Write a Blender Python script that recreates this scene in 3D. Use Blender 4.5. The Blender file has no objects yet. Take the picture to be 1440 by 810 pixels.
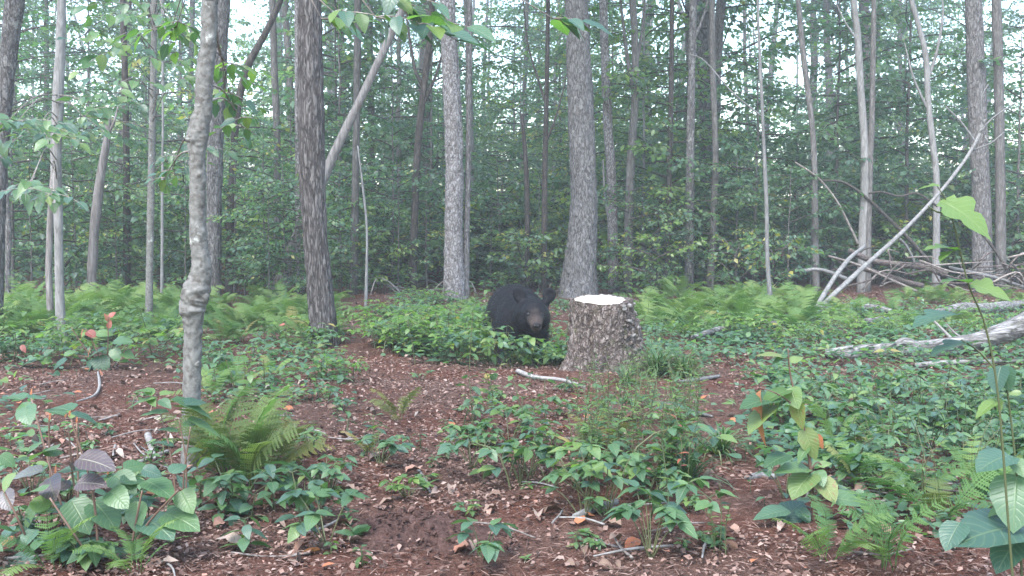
import bpy, math, random
import numpy as np
from mathutils import Vector, Matrix, Quaternion
R = math.radians
rng = np.random.default_rng(11)
random.seed(11)
SC = bpy.context.scene
COL = SC.collection

# ------------------------------------------------------------------ camera
PW, PH, F, CAMZ, HOR = 1440, 810, 1383.0, 1.0, 330.0
PITCH = math.atan((405 - HOR) / F)
cam = bpy.data.cameras.new('camera'); camo = bpy.data.objects.new('camera', cam); COL.objects.link(camo)
camo.location = (0, 0, CAMZ); camo.rotation_euler = (R(90) - PITCH, 0, 0)
cam.lens = 36 * F / PW; cam.sensor_width = 36; cam.clip_end = 2000; cam.clip_start = 0.05
SC.camera = camo

# ------------------------------------------------------------------ light: soft overcast
SUN_EL, SUN_AZ = 58, 205          # azimuth clockwise from +Y
world = bpy.data.worlds.new('World'); SC.world = world; world.use_nodes = True
wn = world.node_tree.nodes; wl = world.node_tree.links
sky = wn.new('ShaderNodeTexSky'); sky.sky_type = 'NISHITA'; sky.sun_disc = False
sky.sun_elevation = R(SUN_EL); sky.sun_rotation = R(SUN_AZ); sky.dust_density = 1.5; sky.air_density = 1.4; sky.ozone_density = 1.0
bg = wn['Background']; bg.inputs['Strength'].default_value = 0.15
wl.new(sky.outputs[0], bg.inputs[0])
sl = bpy.data.lights.new('sun', 'SUN'); so = bpy.data.objects.new('sun', sl); COL.objects.link(so)
sl.energy = 1.45; sl.angle = R(30); sl.color = (1, 1, 1)
sd = Vector((math.sin(R(SUN_AZ)) * math.cos(R(SUN_EL)), math.cos(R(SUN_AZ)) * math.cos(R(SUN_EL)), math.sin(R(SUN_EL))))
so.rotation_euler = (-sd).to_track_quat('-Z', 'Y').to_euler(); so.location = (0, 0, 30)
SC.view_settings.view_transform = 'Standard'; SC.view_settings.look = 'None'
SC.view_settings.exposure = 2.5; SC.view_settings.gamma = 1
SC.render.engine = 'CYCLES'
SC.cycles.use_denoising = True
SC.cycles.max_bounces = 6; SC.cycles.diffuse_bounces = 4; SC.cycles.glossy_bounces = 1
SC.cycles.transmission_bounces = 3; SC.cycles.volume_bounces = 1; SC.cycles.caustics_reflective = False; SC.cycles.caustics_refractive = False
HAZE = 0.0030

# ------------------------------------------------------------------ numeric helpers
def smooth(a, b, x):
    t = np.clip((x - a) / (b - a), 0, 1); return t * t * (3 - 2 * t)

def vnoise(P, seed=0):
    P = np.asarray(P, float); i = np.floor(P).astype(np.int64); f = P - i; f = f * f * (3 - 2 * f)
    def h(dx, dy, dz):
        n = (i[..., 0] + dx) * 374761393 + (i[..., 1] + dy) * 668265263 + (i[..., 2] + dz) * 1274126177 + seed * 974634777
        n = (n ^ (n >> 13)) & 0xffffffff; n = (n * 1274126177) & 0xffffffff; n = n ^ (n >> 16)
        return (n & 0xffff) / 32767.5 - 1
    x0 = [[h(0, a, b) * (1 - f[..., 0]) + h(1, a, b) * f[..., 0] for b in (0, 1)] for a in (0, 1)]
    y0 = [x0[0][b] * (1 - f[..., 1]) + x0[1][b] * f[..., 1] for b in (0, 1)]
    return y0[0] * (1 - f[..., 2]) + y0[1] * f[..., 2]

def gz(x, y):
    x = np.asarray(x, float); y = np.asarray(y, float)
    P = np.stack([x, y, np.zeros_like(x + y)], -1) if np.ndim(x) else np.array([float(x), float(y), 0.])
    z = .05 * vnoise(P * .55, 1) + .02 * vnoise(P * 1.9, 2) + .25 * vnoise(P * .09 + 5, 4) * smooth(14, 30, y)
    slope = .125 * (1 - .6 * smooth(.10, .42, x / np.maximum(y, 4)))
    t = np.clip(y - 16.5, 0, None)
    z = z + slope * (t - 5 * (1 - np.exp(-t / 5))) * np.clip(1 - t / 150, .4, 1)
    z = z - .11 * np.exp(-(((x - .05) / .75) ** 2 + ((y - 8.8) / .9) ** 2))
    return z

SP, CP = math.sin(PITCH), math.cos(PITCH)
def ray(px, py):
    x = (px - 720) / F; u = (405 - py) / F
    return np.array([x, CP + SP * u, -SP + CP * u])
def at(px, py, Y):
    d = ray(px, py); return np.array([0, 0, CAMZ]) + d * (Y / d[1])
TS = np.r_[np.arange(1.5, 12, .01), np.arange(12, 90, .04)]
def ground(px, py):
    d = ray(px, py); Q = np.array([0, 0, CAMZ]) + TS[::8, None] * d; k = np.argmax(Q[:, 2] < gz(Q[:, 0], Q[:, 1]))
    ts = TS[max(0, 8 * k - 8):8 * k + 1]; Q = np.array([0, 0, CAMZ]) + ts[:, None] * d; p = Q[np.argmax(Q[:, 2] < gz(Q[:, 0], Q[:, 1]))].copy()
    p[2] = float(gz(p[0], p[1])); return p

def nrmz(a):
    return a / np.maximum(np.linalg.norm(a, axis=-1, keepdims=True), 1e-9)

# ------------------------------------------------------------------ mesh builder
class MB:
    def __init__(s): s.V = []; s.F = []; s.T = []; s.U = []; s.M = []; s.n = 0
    def add(s, v, f, tint=0., uv=None, mat=0):
        v = np.asarray(v, float).reshape(-1, 3); k = len(v)
        if not isinstance(f, list): f = [f]
        for q in f:
            q = np.asarray(q, np.int64)
            if len(q): s.F.append(q + s.n); s.M.append(np.full(len(q), mat, np.int32))
        s.V.append(v); s.T.append(np.broadcast_to(np.asarray(tint, float), (k,)))
        s.U.append(np.zeros((k, 2)) if uv is None else np.asarray(uv, float).reshape(-1, 2)); s.n += k
    def mesh(s, name, mats, flat=False):
        me = bpy.data.meshes.new(name)
        V = np.concatenate(s.V); T = np.concatenate(s.T); U = np.concatenate(s.U)
        L = np.concatenate([q.ravel() for q in s.F]); S = np.concatenate([np.full(len(q), q.shape[1]) for q in s.F])
        me.vertices.add(len(V)); me.vertices.foreach_set('co', V.ravel().astype(np.float32))
        me.loops.add(len(L)); me.loops.foreach_set('vertex_index', L.astype(np.int32))
        me.polygons.add(len(S)); me.polygons.foreach_set('loop_start', (np.cumsum(S) - S).astype(np.int32))
        me.update(calc_edges=True)
        me.polygons.foreach_set('material_index', np.concatenate(s.M))
        me.polygons.foreach_set('use_smooth', np.full(len(S), not flat))
        a = me.attributes.new('tint', 'FLOAT', 'POINT'); a.data.foreach_set('value', T.astype(np.float32))
        uvl = me.uv_layers.new(name='UVMap'); uvl.data.foreach_set('uv', U[L].ravel().astype(np.float32))
        for m in mats: me.materials.append(m)
        me.validate(); me.update()
        return me
    def build(s, name, mats, parent=None, loc=None, flat=False):
        o = bpy.data.objects.new(name, s.mesh(name, mats, flat)); COL.objects.link(o)
        if parent: o.parent = parent
        if loc is not None: o.location = loc
        return o

def tag(o, label=None, cat=None, group=None, kind=None):
    if label: o['label'] = label
    if cat: o['category'] = cat
    if group: o['group'] = group
    if kind: o['kind'] = kind
    return o
def empty(name, loc, rz=0., scale=1.):
    o = bpy.data.objects.new(name, None); COL.objects.link(o); o.location = loc; o.rotation_euler = (0, 0, rz)
    o.scale = (scale,) * 3; o.empty_display_size = .1; return o
def inst(name, mesh, parent=None, loc=(0, 0, 0), rot=None, scale=1.):
    o = bpy.data.objects.new(name, mesh); COL.objects.link(o)
    if parent: o.parent = parent
    o.location = loc
    if rot is not None: o.rotation_euler = rot
    o.scale = (scale,) * 3 if np.isscalar(scale) else scale
    return o

def catmull(P, n):
    P = np.asarray(P, float)
    Q = np.vstack([2 * P[0] - P[1], P, 2 * P[-1] - P[-2]]); m = len(P) - 1
    t = np.linspace(0, m, n); i = np.clip(t.astype(int), 0, m - 1); f = (t - i)[:, None]
    a, b, c, d = Q[i], Q[i + 1], Q[i + 2], Q[i + 3]
    return .5 * (2 * b + (c - a) * f + (2 * a - 5 * b + 4 * c - d) * f ** 2 + (3 * b - a - 3 * c + d) * f ** 3)

def tube(path, rad, sides=6, rough=0., freq=6., seed=0, cap=True, flare=None, stretch=1., prof=None):
    path = np.asarray(path, float); n = len(path); rad = np.broadcast_to(np.asarray(rad, float), (n,))
    T = nrmz(np.gradient(path, axis=0)); ref = np.array([1., 0, 0]) if abs(T[0][0]) < .9 else np.array([0, 1., 0])
    A = np.empty_like(T); a = ref
    for i in range(n):
        a = a - T[i] * np.dot(a, T[i]); a = a / np.linalg.norm(a); A[i] = a
    B = np.cross(T, A)
    th = np.arange(sides) / sides * 2 * math.pi
    ring = A[:, None] * np.cos(th)[None, :, None] + B[:, None] * np.sin(th)[None, :, None]
    r = np.repeat(rad[:, None], sides, 1)
    if prof is not None: r = r * prof(th)[None]
    if flare is not None:
        h, amp, nl = flare; s = np.r_[0, np.cumsum(np.linalg.norm(np.diff(path, axis=0), axis=1))]
        e = np.exp(-s / h)[:, None]
        r = r * (1 + e * amp * (1 + .7 * np.cos(nl * th + seed)[None] + .3 * np.cos((nl + 2) * th + 2 * seed)[None]))
    if rough:
        s = np.r_[0, np.cumsum(np.linalg.norm(np.diff(path, axis=0), axis=1))]
        q = np.stack([np.cos(th)[None] * r * freq + seed * 3.1, np.sin(th)[None] * r * freq, np.repeat(s[:, None], sides, 1) * freq / stretch], -1)
        r = r + rad[:, None] * rough * (vnoise(q, seed) + .5 * vnoise(q * 2.3, seed + 1))
    V = (path[:, None] + ring * r[..., None]).reshape(-1, 3)
    i = np.arange(n - 1)[:, None] * sides; j = np.arange(sides)[None]; k = (j + 1) % sides
    Fq = np.stack([i + j, i + k, i + sides + k, i + sides + j], -1).reshape(-1, 4)
    out = [Fq]
    if cap:
        V = np.vstack([V, path[0], path[-1]]); c0, c1 = n * sides, n * sides + 1; jj = np.arange(sides); kk = (jj + 1) % sides
        out.append(np.stack([np.full(sides, c0), kk, jj], -1))
        out.append(np.stack([np.full(sides, c1), (n - 1) * sides + jj, (n - 1) * sides + kk], -1))
    return V, out

# ------------------------------------------------------------------ materials
def nm(name):
    m = bpy.data.materials.new(name); m.use_nodes = True; return m, m.node_tree.nodes, m.node_tree.links, m.node_tree.nodes['Principled BSDF']
def ramp(n, stops, interp='LINEAR'):
    r = n.new('ShaderNodeValToRGB'); e = r.color_ramp.elements; r.color_ramp.interpolation = interp
    while len(e) < len(stops): e.new(.5)
    for el, (p, c) in zip(e, stops): el.position = p; el.color = (*c, 1)
    return r
def noise(n, l, vec, scale, detail=4, rough=.6):
    t = n.new('ShaderNodeTexNoise'); t.inputs['Scale'].default_value = scale; t.inputs['Detail'].default_value = detail; t.inputs['Roughness'].default_value = rough
    if vec is not None: l.new(vec, t.inputs['Vector'])
    return t
def mapping(n, l, scale, src='Object'):
    tc = n.new('ShaderNodeTexCoord'); mp = n.new('ShaderNodeMapping'); mp.inputs['Scale'].default_value = scale
    l.new(tc.outputs[src], mp.inputs['Vector']); return mp.outputs[0]
def math_(n, l, op, a, b=None, clamp=False):
    m = n.new('ShaderNodeMath'); m.operation = op; m.use_clamp = clamp
    for k, v in enumerate((a, b)):
        if v is None: continue
        if isinstance(v, (int, float)): m.inputs[k].default_value = v
        else: l.new(v, m.inputs[k])
    return m.outputs[0]
def mixc(n, l, fac, a, b, mode='MIX'):
    m = n.new('ShaderNodeMix'); m.data_type = 'RGBA'; m.blend_type = mode
    for sck, v in ((m.inputs[0], fac), (m.inputs[6], a), (m.inputs[7], b)):
        if isinstance(v, (int, float)): sck.default_value = v
        elif isinstance(v, tuple): sck.default_value = (*v, 1)
        else: l.new(v, sck)
    return m.outputs[2]
def bump(n, l, h, b, strength=.5, dist=.01):
    bp = n.new('ShaderNodeBump'); bp.inputs['Strength'].default_value = strength; bp.inputs['Distance'].default_value = dist
    l.new(h, bp.inputs['Height']); l.new(bp.outputs[0], b.inputs['Normal'])

def leaf_mat(name, stops, by_object=False, trans=.48, veins=0., rough=.4, blotch=None):
    m, n, l, b = nm(name)
    at_ = n.new('ShaderNodeAttribute'); at_.attribute_name = 'tint'; oi = n.new('ShaderNodeObjectInfo')
    if by_object: fac = oi.outputs['Random']
    else: fac = math_(n, l, 'ADD', at_.outputs['Fac'], math_(n, l, 'MULTIPLY', math_(n, l, 'SUBTRACT', oi.outputs['Random'], .5), .22), True)
    c = ramp(n, stops); l.new(fac, c.inputs[0]); col = c.outputs[0]
    tc = n.new('ShaderNodeTexCoord')
    if veins:
        sx = n.new('ShaderNodeSeparateXYZ'); l.new(tc.outputs['UV'], sx.inputs[0])
        au = math_(n, l, 'ABSOLUTE', sx.outputs[0])
        v = math_(n, l, 'SUBTRACT', sx.outputs[1], math_(n, l, 'MULTIPLY', au, .28))
        w = math_(n, l, 'ABSOLUTE', math_(n, l, 'SINE', math_(n, l, 'MULTIPLY', v, 27.)))
        side = math_(n, l, 'POWER', math_(n, l, 'SUBTRACT', 1., w), 3.)
        mid = math_(n, l, 'SUBTRACT', 1., math_(n, l, 'MULTIPLY', au, 14.), True)
        vf = math_(n, l, 'MULTIPLY', math_(n, l, 'MAXIMUM', math_(n, l, 'MULTIPLY', side, .55), mid), veins)
        col = mixc(n, l, vf, col, mixc(n, l, .55, col, (.30, .36, .16)))
        bump(n, l, math_(n, l, 'MULTIPLY', vf, -1.), b, .6, .004)
    nz = noise(n, l, tc.outputs['UV'] if by_object else tc.outputs['Object'], 3.5, 2)
    if blotch:
        k = math_(n, l, 'MULTIPLY', math_(n, l, 'GREATER_THAN', math_(n, l, 'ADD', nz.outputs[0], math_(n, l, 'MULTIPLY', oi.outputs['Random'], .15)), .66), .8)
        col = mixc(n, l, k, col, blotch)
    col = mixc(n, l, math_(n, l, 'MULTIPLY', nz.outputs[0], .45), col, mixc(n, l, 1., col, (.55, .6, .6), 'MULTIPLY'))
    l.new(col, b.inputs['Base Color']); b.inputs['Roughness'].default_value = rough
    b.inputs['Specular IOR Level'].default_value = (.55 if rough < .55 else .15) if trans else .2
    if trans:
        tr = n.new('ShaderNodeBsdfTranslucent'); tcol = mixc(n, l, 1., col, (1.35, 1.7, .85), 'MULTIPLY'); l.new(tcol, tr.inputs[0])
        mx = n.new('ShaderNodeMixShader'); mx.inputs[0].default_value = trans
        l.new(b.outputs[0], mx.inputs[1]); l.new(tr.outputs[0], mx.inputs[2]); l.new(mx.outputs[0], n['Material Output'].inputs[0])
    return m

M = {}
GREEN = [(0, (.056, .108, .072)), (.35, (.082, .155, .096)), (.7, (.115, .195, .100)), (.93, (.165, .24, .085)), (1, (.30, .27, .07))]
M['leaf'] = leaf_mat('forest_leaves', GREEN)
M['leafdark'] = leaf_mat('dark_leaves', [(0, (.050, .098, .066)), (.5, (.075, .142, .088)), (1, (.11, .18, .085))])
M['leaflime'] = leaf_mat('lime_leaves', [(0, (.075, .130, .045)), (.5, (.11, .19, .055)), (.9, (.17, .24, .06)), (1, (.30, .27, .06))])
M['leafobj'] = leaf_mat('broad_leaf', [(0, (.034, .080, .036)), (.4, (.056, .120, .046)), (.8, (.088, .155, .05)), (1, (.13, .18, .05))], True, .3, .42, .42)
M['leafdarkobj'] = leaf_mat('dark_leaf', [(0, (.035, .080, .055)), (.5, (.055, .115, .075)), (1, (.080, .150, .060))], True, .35, .42, .38)  # darker, bluish green leaf colour
M['leaflimeobj'] = leaf_mat('lime_leaf', [(0, (.065, .125, .04)), (.5, (.095, .172, .045)), (1, (.14, .21, .05))], True, .45, .42, .45)  # lime to yellow green leaf colour
M['purple'] = leaf_mat('purple_leaf', [(0, (.045, .035, .042)), (.5, (.070, .048, .055)), (1, (.075, .075, .060))], True, .12, .42, .4)
M['yellow'] = leaf_mat('yellowing_leaf', [(0, (.10, .155, .05)), (.5, (.16, .185, .055)), (1, (.27, .22, .06))], True, .35, .7, .5, (.20, .12, .05))
M['red'] = leaf_mat('red_leaf', [(0, (.16, .025, .022)), (.6, (.25, .05, .035)), (1, (.30, .10, .05))], True, .2, .7, .5)
M['dead'] = leaf_mat('rust_leaf', [(0, (.34, .11, .06)), (1, (.40, .15, .08))], True, .2, .9, .6)
M['fern'] = leaf_mat('fern_green', [(0, (.06, .12, .045)), (.5, (.095, .165, .055)), (.9, (.14, .20, .065)), (1, (.20, .18, .07))], True, .35, 0., .75)
M['fernmix'] = leaf_mat('fern_green_bed', [(0, (.06, .12, .045)), (.5, (.10, .17, .055)), (1, (.16, .21, .07))], False, .35, 0., .75)
M['fernold'] = leaf_mat('fern_yellowing', [(0, (.065, .095, .035)), (.5, (.10, .12, .04)), (1, (.17, .15, .05))], True, .3, 0., .75)
M['fallen'] = leaf_mat('fallen_leaf', [(0, (.10, .058, .045)), (.35, (.16, .10, .08)), (.6, (.21, .15, .13)), (.8, (.22, .09, .06)), (.9, (.30, .26, .23)), (1, (.25, .10, .065))], True, 0, .6, .7)
M['litter'] = leaf_mat('leaf_litter', [(0, (.04, .024, .019)), (.3, (.11, .063, .049)), (.6, (.185, .115, .092)), (.85, (.28, .20, .17)), (.95, (.27, .11, .07)), (1, (.38, .33, .29))], False, 0, 0, .75)
M['grass'] = leaf_mat('sedge_green', [(0, (.04, .085, .035)), (.6, (.075, .13, .05)), (1, (.16, .17, .07))], False, .3)

def bark(name, stops, sc=(9, 9, 1.6), scale=3.5, bstr=.8, bd=.02, lichen=None, moss=None, band=None, ms=14):
    m, n, l, b = nm(name); v = mapping(n, l, sc)
    w = n.new('ShaderNodeVectorMath'); w.operation = 'ADD'; nz0 = noise(n, l, v, 2.2, 3)
    l.new(v, w.inputs[0]); l.new(nz0.outputs['Color'], w.inputs[1])
    nz = noise(n, l, w.outputs[0], scale, 8, .68); oi = n.new('ShaderNodeObjectInfo')
    vo = n.new('ShaderNodeTexVoronoi'); vo.feature = 'DISTANCE_TO_EDGE'; vo.inputs['Scale'].default_value = scale * .9; l.new(w.outputs[0], vo.inputs['Vector'])
    crack = math_(n, l, 'MULTIPLY', vo.outputs['Distance'], 3.2, True)
    h = math_(n, l, 'MULTIPLY', math_(n, l, 'ADD', math_(n, l, 'MULTIPLY', crack, .35), nz.outputs[0]), .78)
    r = ramp(n, stops); l.new(h, r.inputs[0]); col = r.outputs[0]
    tc = n.new('ShaderNodeTexCoord')
    if lichen:
        ln = noise(n, l, tc.outputs['Object'], lichen[1], 5, .65); k = ramp(n, [(lichen[2], (0, 0, 0)), (lichen[2] + .05, (1, 1, 1))]); l.new(ln.outputs[0], k.inputs[0])
        col = mixc(n, l, math_(n, l, 'MULTIPLY', k.outputs[0], .75), col, lichen[0])
    if moss:
        ln = noise(n, l, tc.outputs['Object'], ms, 5, .7); k = ramp(n, [(.56, (0, 0, 0)), (.66, (1, 1, 1))] if ms < 20 else [(.50, (0, 0, 0)), (.60, (1, 1, 1))]); l.new(ln.outputs[0], k.inputs[0])
        col = mixc(n, l, math_(n, l, 'MULTIPLY', k.outputs[0], .55), col, moss)
    if band:
        ln = noise(n, l, mapping(n, l, (2.5, 2.5, 1.3)), 1.6, 4, .6); k = ramp(n, [(.60, (0, 0, 0)), (.72, (1, 1, 1))]); l.new(ln.outputs[0], k.inputs[0])
        col = mixc(n, l, math_(n, l, 'MULTIPLY', k.outputs[0], .6), col, band)
    br = math_(n, l, 'ADD', math_(n, l, 'MULTIPLY', oi.outputs['Random'], .35), .82)
    cb = n.new('ShaderNodeCombineXYZ'); [l.new(br, cb.inputs[k]) for k in range(3)]
    col = mixc(n, l, 1., col, cb.outputs[0], 'MULTIPLY')
    l.new(col, b.inputs['Base Color']); b.inputs['Roughness'].default_value = .9; b.inputs['Specular IOR Level'].default_value = .15
    bump(n, l, h, b, bstr, bd); return m
M['furrow'] = bark('furrowed_bark', [(.28, (0.021, 0.018, 0.017)), (.46, (0.072, 0.063, 0.061)), (.66, (0.184, 0.168, 0.161))], (13, 13, 2.2), 3.0, 1., .05, band=(.045, .03, .026))
M['beech'] = bark('smooth_grey_bark', [(.2, (0.080, 0.077, 0.071)), (.5, (0.136, 0.131, 0.121)), (.8, (0.182, 0.179, 0.167))], (3, 3, 3), 6, .35, .006, ((.42, .43, .40), 9, .62), (.05, .04, .034), ms=30)
M['flaky'] = bark('pale_flaky_bark', [(.28, (0.048, 0.041, 0.039)), (.45, (0.168, 0.149, 0.144)), (.65, (0.336, 0.317, 0.313))], (10, 10, 5), 2.8, 1., .05)
M['grey'] = bark('grey_ridged_bark', [(.28, (0.028, 0.025, 0.025)), (.45, (0.097, 0.089, 0.086)), (.65, (0.195, 0.185, 0.181))], (11, 11, 3.2), 2.7, 1., .05, ((.30, .29, .27), 6, .62))
M['snag'] = bark('bare_snag_wood', [(.25, (0.064, 0.056, 0.052)), (.5, (0.141, 0.127, 0.121)), (.8, (0.222, 0.207, 0.201))], (7, 7, .8), 3, .5, .012, band=(.10, .075, .065))
M['pale'] = bark('pale_pole_bark', [(.25, (0.085, 0.080, 0.077)), (.5, (0.157, 0.152, 0.146)), (.8, (0.220, 0.213, 0.209))], (7, 7, 1.6), 3, .5, .01)
M['darkbark'] = bark('dark_bark', [(.25, (.018, .016, .015)), (.5, (.055, .047, .042)), (.8, (.11, .095, .085))], (8, 8, 1.8), 3, .7, .02)
M['far'] = bark('far_bark', [(.25, (0.040, 0.037, 0.035)), (.5, (0.094, 0.087, 0.082)), (.8, (0.163, 0.153, 0.145))], (8, 8, 1.8), 3, .7, .02)
M['log'] = bark('weathered_log_wood', [(.3, (0.020, 0.018, 0.017)), (.46, (0.114, 0.106, 0.102)), (.7, (0.243, 0.235, 0.229))], (1.2, 9, 9), 3, .9, .015, moss=(.09, .10, .05))
M['pole'] = bark('weathered_pole_wood', [(.2, (0.054, 0.052, 0.050)), (.5, (0.132, 0.128, 0.124)), (.8, (0.186, 0.183, 0.178))], (6, 6, 6), 3, .5, .006)
M['darklog'] = bark('rotten_log_bark', [(.25, (0.025, 0.020, 0.019)), (.5, (0.084, 0.065, 0.060)), (.8, (0.171, 0.142, 0.133))], (4, 8, 8), 3, .8, .015, moss=(.07, .09, .04))
M['stump'] = bark('stump_bark', [(.26, (0.026, 0.019, 0.017)), (.44, (0.099, 0.076, 0.066)), (.58, (0.193, 0.155, 0.139)), (.74, (0.317, 0.271, 0.246))], (11, 11, 7), 2.8, 1., .05, moss=(.10, .105, .04))
M['twig'] = bark('twig_bark', [(.2, (.07, .055, .05)), (.5, (.17, .145, .13)), (.8, (.27, .24, .22))], (6, 6, 6), 3, .3, .004)
M['palestick'] = bark('bleached_stick', [(.2, (0.085, 0.075, 0.070)), (.5, (0.166, 0.155, 0.146)), (.8, (0.238, 0.229, 0.220))], (5, 9, 9), 3, .4, .004)
M['stem'] = leaf_mat('green_stem', [(0, (.05, .065, .03)), (1, (.09, .095, .045))], True, 0)
M['rstem'] = leaf_mat('brown_stem', [(0, (.10, .06, .045)), (1, (.16, .10, .075))], True, 0)

def cutwood():
    m, n, l, b = nm('fresh_cut_wood'); tc = n.new('ShaderNodeTexCoord')
    w = n.new('ShaderNodeTexWave'); w.wave_type = 'RINGS'; w.rings_direction = 'Z'; w.inputs['Scale'].default_value = 14; w.inputs['Distortion'].default_value = 2.5; w.inputs['Detail'].default_value = 3
    l.new(tc.outputs['Object'], w.inputs['Vector']); r = ramp(n, [(0, (.36, .32, .265)), (1, (.50, .46, .40))]); l.new(w.outputs['Fac'], r.inputs[0])
    nz = noise(n, l, tc.outputs['Object'], 22, 4); col = mixc(n, l, math_(n, l, 'MULTIPLY', nz.outputs[0], .35), r.outputs[0], (.30, .24, .19))
    l.new(col, b.inputs['Base Color']); b.inputs['Roughness'].default_value = .8; bump(n, l, nz.outputs[0], b, .4, .004); return m
M['cut'] = cutwood()

def soil():
    m, n, l, b = nm('forest_floor_soil'); tc = n.new('ShaderNodeTexCoord')
    a = noise(n, l, tc.outputs['Object'], 34, 6, .7); c = noise(n, l, tc.outputs['Object'], 1.3, 4, .6); d = noise(n, l, tc.outputs['Object'], 120, 3, .6)
    r = ramp(n, [(.3, (.035, .019, .014)), (.5, (.10, .054, .041)), (.62, (.175, .10, .078)), (.75, (.25, .165, .135))]); l.new(math_(n, l, 'MULTIPLY', math_(n, l, 'ADD', a.outputs[0], d.outputs[0]), .5), r.inputs[0])
    k = ramp(n, [(.42, (0, 0, 0)), (.6, (1, 1, 1))]); l.new(c.outputs[0], k.inputs[0])
    col = mixc(n, l, math_(n, l, 'MULTIPLY', k.outputs[0], .7), r.outputs[0], mixc(n, l, 1., r.outputs[0], (.95, .62, .5), 'MULTIPLY'))
    l.new(col, b.inputs['Base Color']); b.inputs['Roughness'].default_value = .95; b.inputs['Specular IOR Level'].default_value = .1
    bump(n, l, math_(n, l, 'ADD', a.outputs[0], d.outputs[0]), b, 1., .03); return m
M['soil'] = soil()
def dirt():
    m, n, l, b = nm('bare_red_earth'); tc = n.new('ShaderNodeTexCoord')
    a = noise(n, l, tc.outputs['Object'], 60, 6, .75)
    r = ramp(n, [(.3, (.028, .016, .014)), (.5, (.075, .042, .035)), (.7, (.14, .085, .072))]); l.new(a.outputs[0], r.inputs[0])
    l.new(r.outputs[0], b.inputs['Base Color']); b.inputs['Roughness'].default_value = 1; b.inputs['Specular IOR Level'].default_value = .1
    bump(n, l, a.outputs[0], b, 1., .02); return m
M['dirt'] = dirt()

# ------------------------------------------------------------------ leaf templates
def leaf_grid(nv, prof, nu=2, fold=.18, arch=.18, tooth=0., wave=0.):
    """leaf along +Y, normal +Z, unit length; uv = (-1..1 across, 0..1 along)"""
    t = np.linspace(0, 1, nv + 1); u = np.linspace(-1, 1, 2 * nu + 1)
    w = np.array([prof(x) for x in t])
    if tooth: w[1:-1] *= 1 + tooth * np.where(np.arange(1, nv) % 2, 1, -1)
    X = u[None] * w[:, None]; Y = np.repeat(t[:, None], len(u), 1) - .06 * np.abs(u)[None] * np.sin(t * math.pi)[:, None]
    Z = np.abs(u)[None] * w[:, None] * fold + (arch * (.35 * t - t * t))[:, None] + wave * np.sin(t * 14)[:, None] * np.abs(u)[None] * w[:, None]
    V = np.stack([X, Y, Z], -1).reshape(-1, 3); k = len(u)
    i = np.arange(nv)[:, None] * k; j = np.arange(k - 1)[None]
    Fq = np.stack([i + j, i + j + 1, i + k + j + 1, i + k + j], -1).reshape(-1, 4)
    uv = np.stack([np.repeat(u[None], nv + 1, 0), np.repeat(t[:, None], k, 1)], -1).reshape(-1, 2)
    return V, [Fq], uv
def p_ovate(t):
    if t < .42: w = (1 - ((.42 - t) / .42) ** 2.0) ** .6
    else: w = (1 - ((t - .42) / .58) ** 1.7) ** .95
    return max(.004, .29 * w)
def p_heart(t):
    if t < .4: w = (1 - ((.4 - t) / .42) ** 2.4) ** .5
    else: w = (1 - ((t - .4) / .6) ** 1.9) ** .85
    return max(.004, .40 * w)
def p_narrow(t): return max(.004, .12 * math.sin(math.pi * t ** .8))
def p_lobed(t):
    b = .36 * math.sin(math.pi * t ** .6)
    return max(.004, b * (1 + .28 * math.cos(t * 17)))
TM = {'lo': (np.array([[0, 0, 0], [-.31, .42, .05], [0, 1, -.10], [.31, .42, .05]], float), [np.array([[0, 2, 1], [0, 3, 2]])], np.array([[0, 0], [-1, .4], [0, 1], [1, .4]], float)),
      'mid': leaf_grid(4, p_ovate, 1), 'ovate': leaf_grid(8, p_ovate, 2, .2, .22, .04, .05), 'heart': leaf_grid(9, p_heart, 2, .16, .25, .03, .04),
      'narrow': leaf_grid(4, p_narrow, 1, .25, .35), 'lobed': leaf_grid(11, p_lobed, 2, .18, .3, .08), 'curl': leaf_grid(5, p_ovate, 1, .9, .5, 0, .3)}
LM = {}
def leaf_mesh(t, m):
    if (t, m) not in LM:
        b = MB(); v, f, uv = TM[t]; b.add(v, f, .5, uv); LM[(t, m)] = b.mesh('leaf_' + t, [M[m]])
    return LM[(t, m)]

def frames(dirs, nrms):
    y = nrmz(np.asarray(dirs, float)); z = np.asarray(nrms, float); z = nrmz(z - y * np.sum(z * y, -1, keepdims=True)); x = np.cross(y, z)
    return np.stack([x, y, z], -1)       # columns
def place(mb, tname, pos, dirs, nrms, size, tint, mat=0):
    v, f, uv = TM[tname]; pos = np.asarray(pos, float).reshape(-1, 3); N = len(pos)
    if not N: return
    Rm = frames(dirs, nrms); size = np.broadcast_to(np.asarray(size, float), (N,))
    V = np.einsum('nij,kj->nki', Rm, v) * size[:, None, None] + pos[:, None]
    k = len(v); fs = [(np.arange(N)[:, None, None] * k + q[None]).reshape(-1, q.shape[1]) for q in f]
    mb.add(V, fs, np.repeat(np.broadcast_to(tint, (N,)), k), np.tile(uv, (N, 1)), mat)
def leaf_obj(parent, tname, mat, pos, d, nr, size, name='leaf'):
    Rm = frames(np.array([d], float), np.array([nr], float))[0]
    o = bpy.data.objects.new(name, leaf_mesh(tname, mat)); COL.objects.link(o); o.parent = parent
    m = Matrix([[*Rm[0], 0], [*Rm[1], 0], [*Rm[2], 0], [0, 0, 0, 1]]) @ Matrix.Scale(size, 4); m.translation = Vector(pos)
    o.matrix_basis = m; return o

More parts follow.
